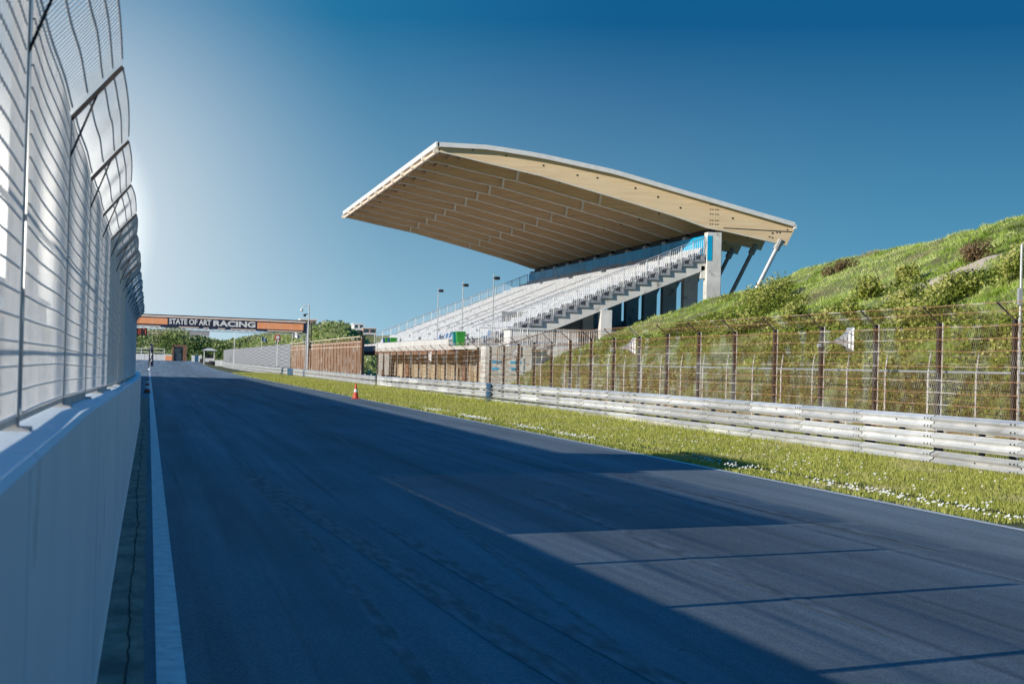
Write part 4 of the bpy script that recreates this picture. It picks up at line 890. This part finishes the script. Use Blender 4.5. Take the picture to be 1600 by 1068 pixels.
# beach flag
t = thing('feather_flag', 'navy feather flag with white mark standing by the far left edge line', 'flag', (.9, 270, 0))
q = MB(); q.tube((.25, 270, 0), (.25, 270, 3.4), .03, n=6); q.lathe([(.3, 0), (.28, .08)], (.25, 270, .0), 10); q.build('pole', M['rail'], t)
q = MB(); n = 14; L_ = [(.22 + .48 * (k / n) ** 1.2 * 1.0, .45 + 3.1 * k / n) for k in range(n + 1)]
q.strip([[(.0 + .12 * (k / n) ** 2, 270, .45 + 3.1 * k / n), (.72 - .10 * (k / n) - .5 * max(0, k / n - .8) * 2, 270 + .1 * math.sin(k), .45 + (3.15 + .25) * k / n)] for k in range(n + 1)]); q.build('cloth', M['navy'], t)
q = MB(); q.strip([[(.30 + .1 * math.sin(k * .9), 269.85, 1.2 + .15 * k), (.42 + .08 * math.sin(k * .9 + 1), 269.85, 1.2 + .15 * k)] for k in range(9)]); q.build('white_mark', M['white'], t)
# cones
def cone(x, y, z, m1, lab, stripes=True, h=.72, grp=None):
    t = thing('traffic_cone', lab, 'traffic cone', (x, y, z)); q = MB(); q.box(x - .2, x + .2, y - .2, y + .2, z, z + .04); q.build('base', M[m1] if not stripes else M['rubber'], t, bevel=.01)
    rr0 = lambda u: .155 * (1 - u) + .03 * u
    def band(a_, b_, mm, nm, e=0): q = MB(); q.lathe([(rr0(a_) + e, .04 + a_ * (h - .04)), (rr0(b_) + e, .04 + b_ * (h - .04))], (x, y, z), 20); return q.build(nm, M[mm], t, smooth=False)
    b = band(0, 1, m1, 'body')
    if stripes: band(.25, .5, 'white', 'reflective_band', .004); band(.68, .86, 'white', 'reflective_band', .004)
    else: band(.42, .62, 'white', 'reflective_band', .004)
cone(-.02, 95.5, .0, 'red', 'orange cone with two white bands between left wall and edge line')
cone(10.25, 92, .0, 'red', 'tall orange cone standing on the right edge line', False, .78)

# ------------------------------------------------------------------ far end of the straight
t = thing('far_wall', 'low white barrier wall across the end of the straight', 'wall', (0, 495, 1)); q = MB(); 
for k in range(16): q.box(-40 + k * 3, -40 + k * 3 + 2.94, 490, 490.5, .9, 2.55)
q.build('barrier', M['white'], t); q = MB(); q.box(4.3, 6.4, 489.9, 489.98, 1.0, 2.2); q.build('orange_board', M['orange'], t)
t = thing('white_rail_fence', 'white railing on the bank above the far barrier', 'fence', (0, 500, 3)); q = MB()
for z in (3.0, 3.9): q.box(-30, 3.9, 499, 499.1, z, z + .18)
for k in range(12): q.box(-29 + k * 3, -28.8 + k * 3, 498.95, 499.15, 1, 4.0)
q.build('rails', M['white'], t)
t = thing('framed_screen', 'dark framed open shelter at the end of the straight', 'shelter', (7.5, 480, 1)); z = .95
q = MB(); q.box(5.9, 6.3, 480, 482, z, z + 4.1); q.box(5.9, 9.6, 480, 482, z + 3.7, z + 4.15); q.box(8.7, 9.6, 480, 482, z, z + 3.7); q.build('frame', M['rust'], t)
q = MB(); q.box(6.3, 8.7, 481.6, 481.8, z, z + 3.7); q.build('backing', mat('reflecting_panel', (.45, .55, .5), (.05, .07, .07), .8, .5, bump=0, contrast=(.42, .55)), t)
t = thing('marshal_hut', 'small white marshal hut on posts beside the far bend', 'hut', (13.2, 410, 0)); z = .45; y = 412
q = MB()
for x in (12.0, 14.2): q.box(x, x + .14, y, y + .14, z, z + 3.1); q.box(x, x + .14, y + 2, y + 2.14, z, z + 3.1)
q.build('post', M['white'], t); q = MB(); q.add([(11.5, y - .4, z + 3.1), (14.9, y - .4, z + 3.1), (14.9, y + 2.6, z + 3.1), (11.5, y + 2.6, z + 3.1), (12.7, y + .8, z + 3.6), (13.7, y + .8, z + 3.6), (13.7, y + 1.6, z + 3.6), (12.7, y + 1.6, z + 3.6)], [(0,3,2,1),(4,5,6,7),(0,1,5,4),(1,2,6,5),(2,3,7,6),(3,0,4,7)]); q.build('roof', M['white'], t)
q = MB(); q.box(12.0, 14.3, y + .05, y + .12, z + .6, z + 1.4); q.build('front_panel', M['white'], t); q = MB(); q.box(12.3, 14.1, y + .5, y + .6, z + 1.4, z + 2.2); q.build('opening', M['dark'], t)
t = thing('tyre_barrier', 'curved black tyre barrier in front of the marshal hut', 'tyre barrier', (13, 430, 0)); q = MB()
for k in range(26):
    y = 462 - k * 2.6; x = 12.9 + .35 * math.sin(k * .12) + .02 * k
    for l in range(3): q.lathe([(.30, 0), (.42, .05), (.42, .22), (.30, .27)], (x, y, float(g(y)) + l * .28), 10)
    for l in range(3): q.lathe([(.30, 0), (.42, .05), (.42, .22), (.30, .27)], (x, y + 1.3, float(g(y)) + l * .28), 10)
q.build('tyres', M['rubber'], t)
for k, (m_, lab) in enumerate((('white', 'white barrier board nearest the framed shelter'), ('dark_blue', 'pale blue barrier board in the middle of the far board row'), ('white', 'white barrier board by the black tyres'))):
    t = thing('barrier_board', lab, 'board', (11.2 + k * .9, 470, .9), 'boards by the far bend'); q = MB(); q.box(10.6 + k * .85, 11.4 + k * .85, 468, 468.2, .9, 2.5); q.build('panel', M[m_], t)
t = thing('concrete_barrier', 'short white block barrier beside the far end of the guard rail', 'barrier', (14, 395, 0)); q = MB(); q.box(13.6, 15.2, 385, 386, .2, 1.5); q.build('block', M['white'], t)
# far buildings
def block(name, x, y, w, d, h, z, floors, m_, lab, bays=5):
    t = thing(name, lab, 'building', (x, y, z)); q = MB(); q.box(x - w / 2, x + w / 2, y, y + d, z, z + h); q.build('wall', M[m_], t); q = MB(); q.box(x - w / 2 - .3, x + w / 2 + .3, y - .3, y + d, z + h, z + h + .5); q.build('roof', M['fascia'], t)
    fh = h / floors
    for f_ in range(floors):
        q = MB(); q.box(x - w / 2, x + w / 2, y - 1.0, y - .02, z + f_ * fh + .1, z + f_ * fh + 1.0); q.build('balcony', M['facade'], t)
        for b in range(bays): q = MB(); bw = w / bays; q.box(x - w / 2 + b * bw + .4, x - w / 2 + (b + 1) * bw - .4, y - .04, y, z + f_ * fh + 1.1, z + (f_ + 1) * fh - .4); q.build('window', M['glass'], t)
block('hotel_block', 94, 900, 12, 14, 17.5, 0, 6, 'facade', 'white apartment block with grey balconies beyond the brown fence', 4)
block('hotel_tower', 101.5, 905, 5, 12, 20.5, 0, 7, 'facade', 'narrow white stair tower between the apartment blocks', 2)
block('brick_block', 106.5, 902, 6.5, 12, 18.5, 0, 6, 'brick', 'salmon brick apartment block right of the white one', 2)
block('low_apartments', 113, 850, 30, 14, 11.5, 0, 4, 'facade', 'long low white apartments behind the far end of the stand', 9)
block('flat_roofed_house', 47.5, 560, 4.6, 8, 14.2, 0, 4, 'brick', 'pale flat roofed building peeking above the dune by the gantry', 3)
block('ridge_house', 54, 560, 4.5, 8, 13.3, 0, 4, 'facade', 'white house peeking over the top of the green dune', 3)
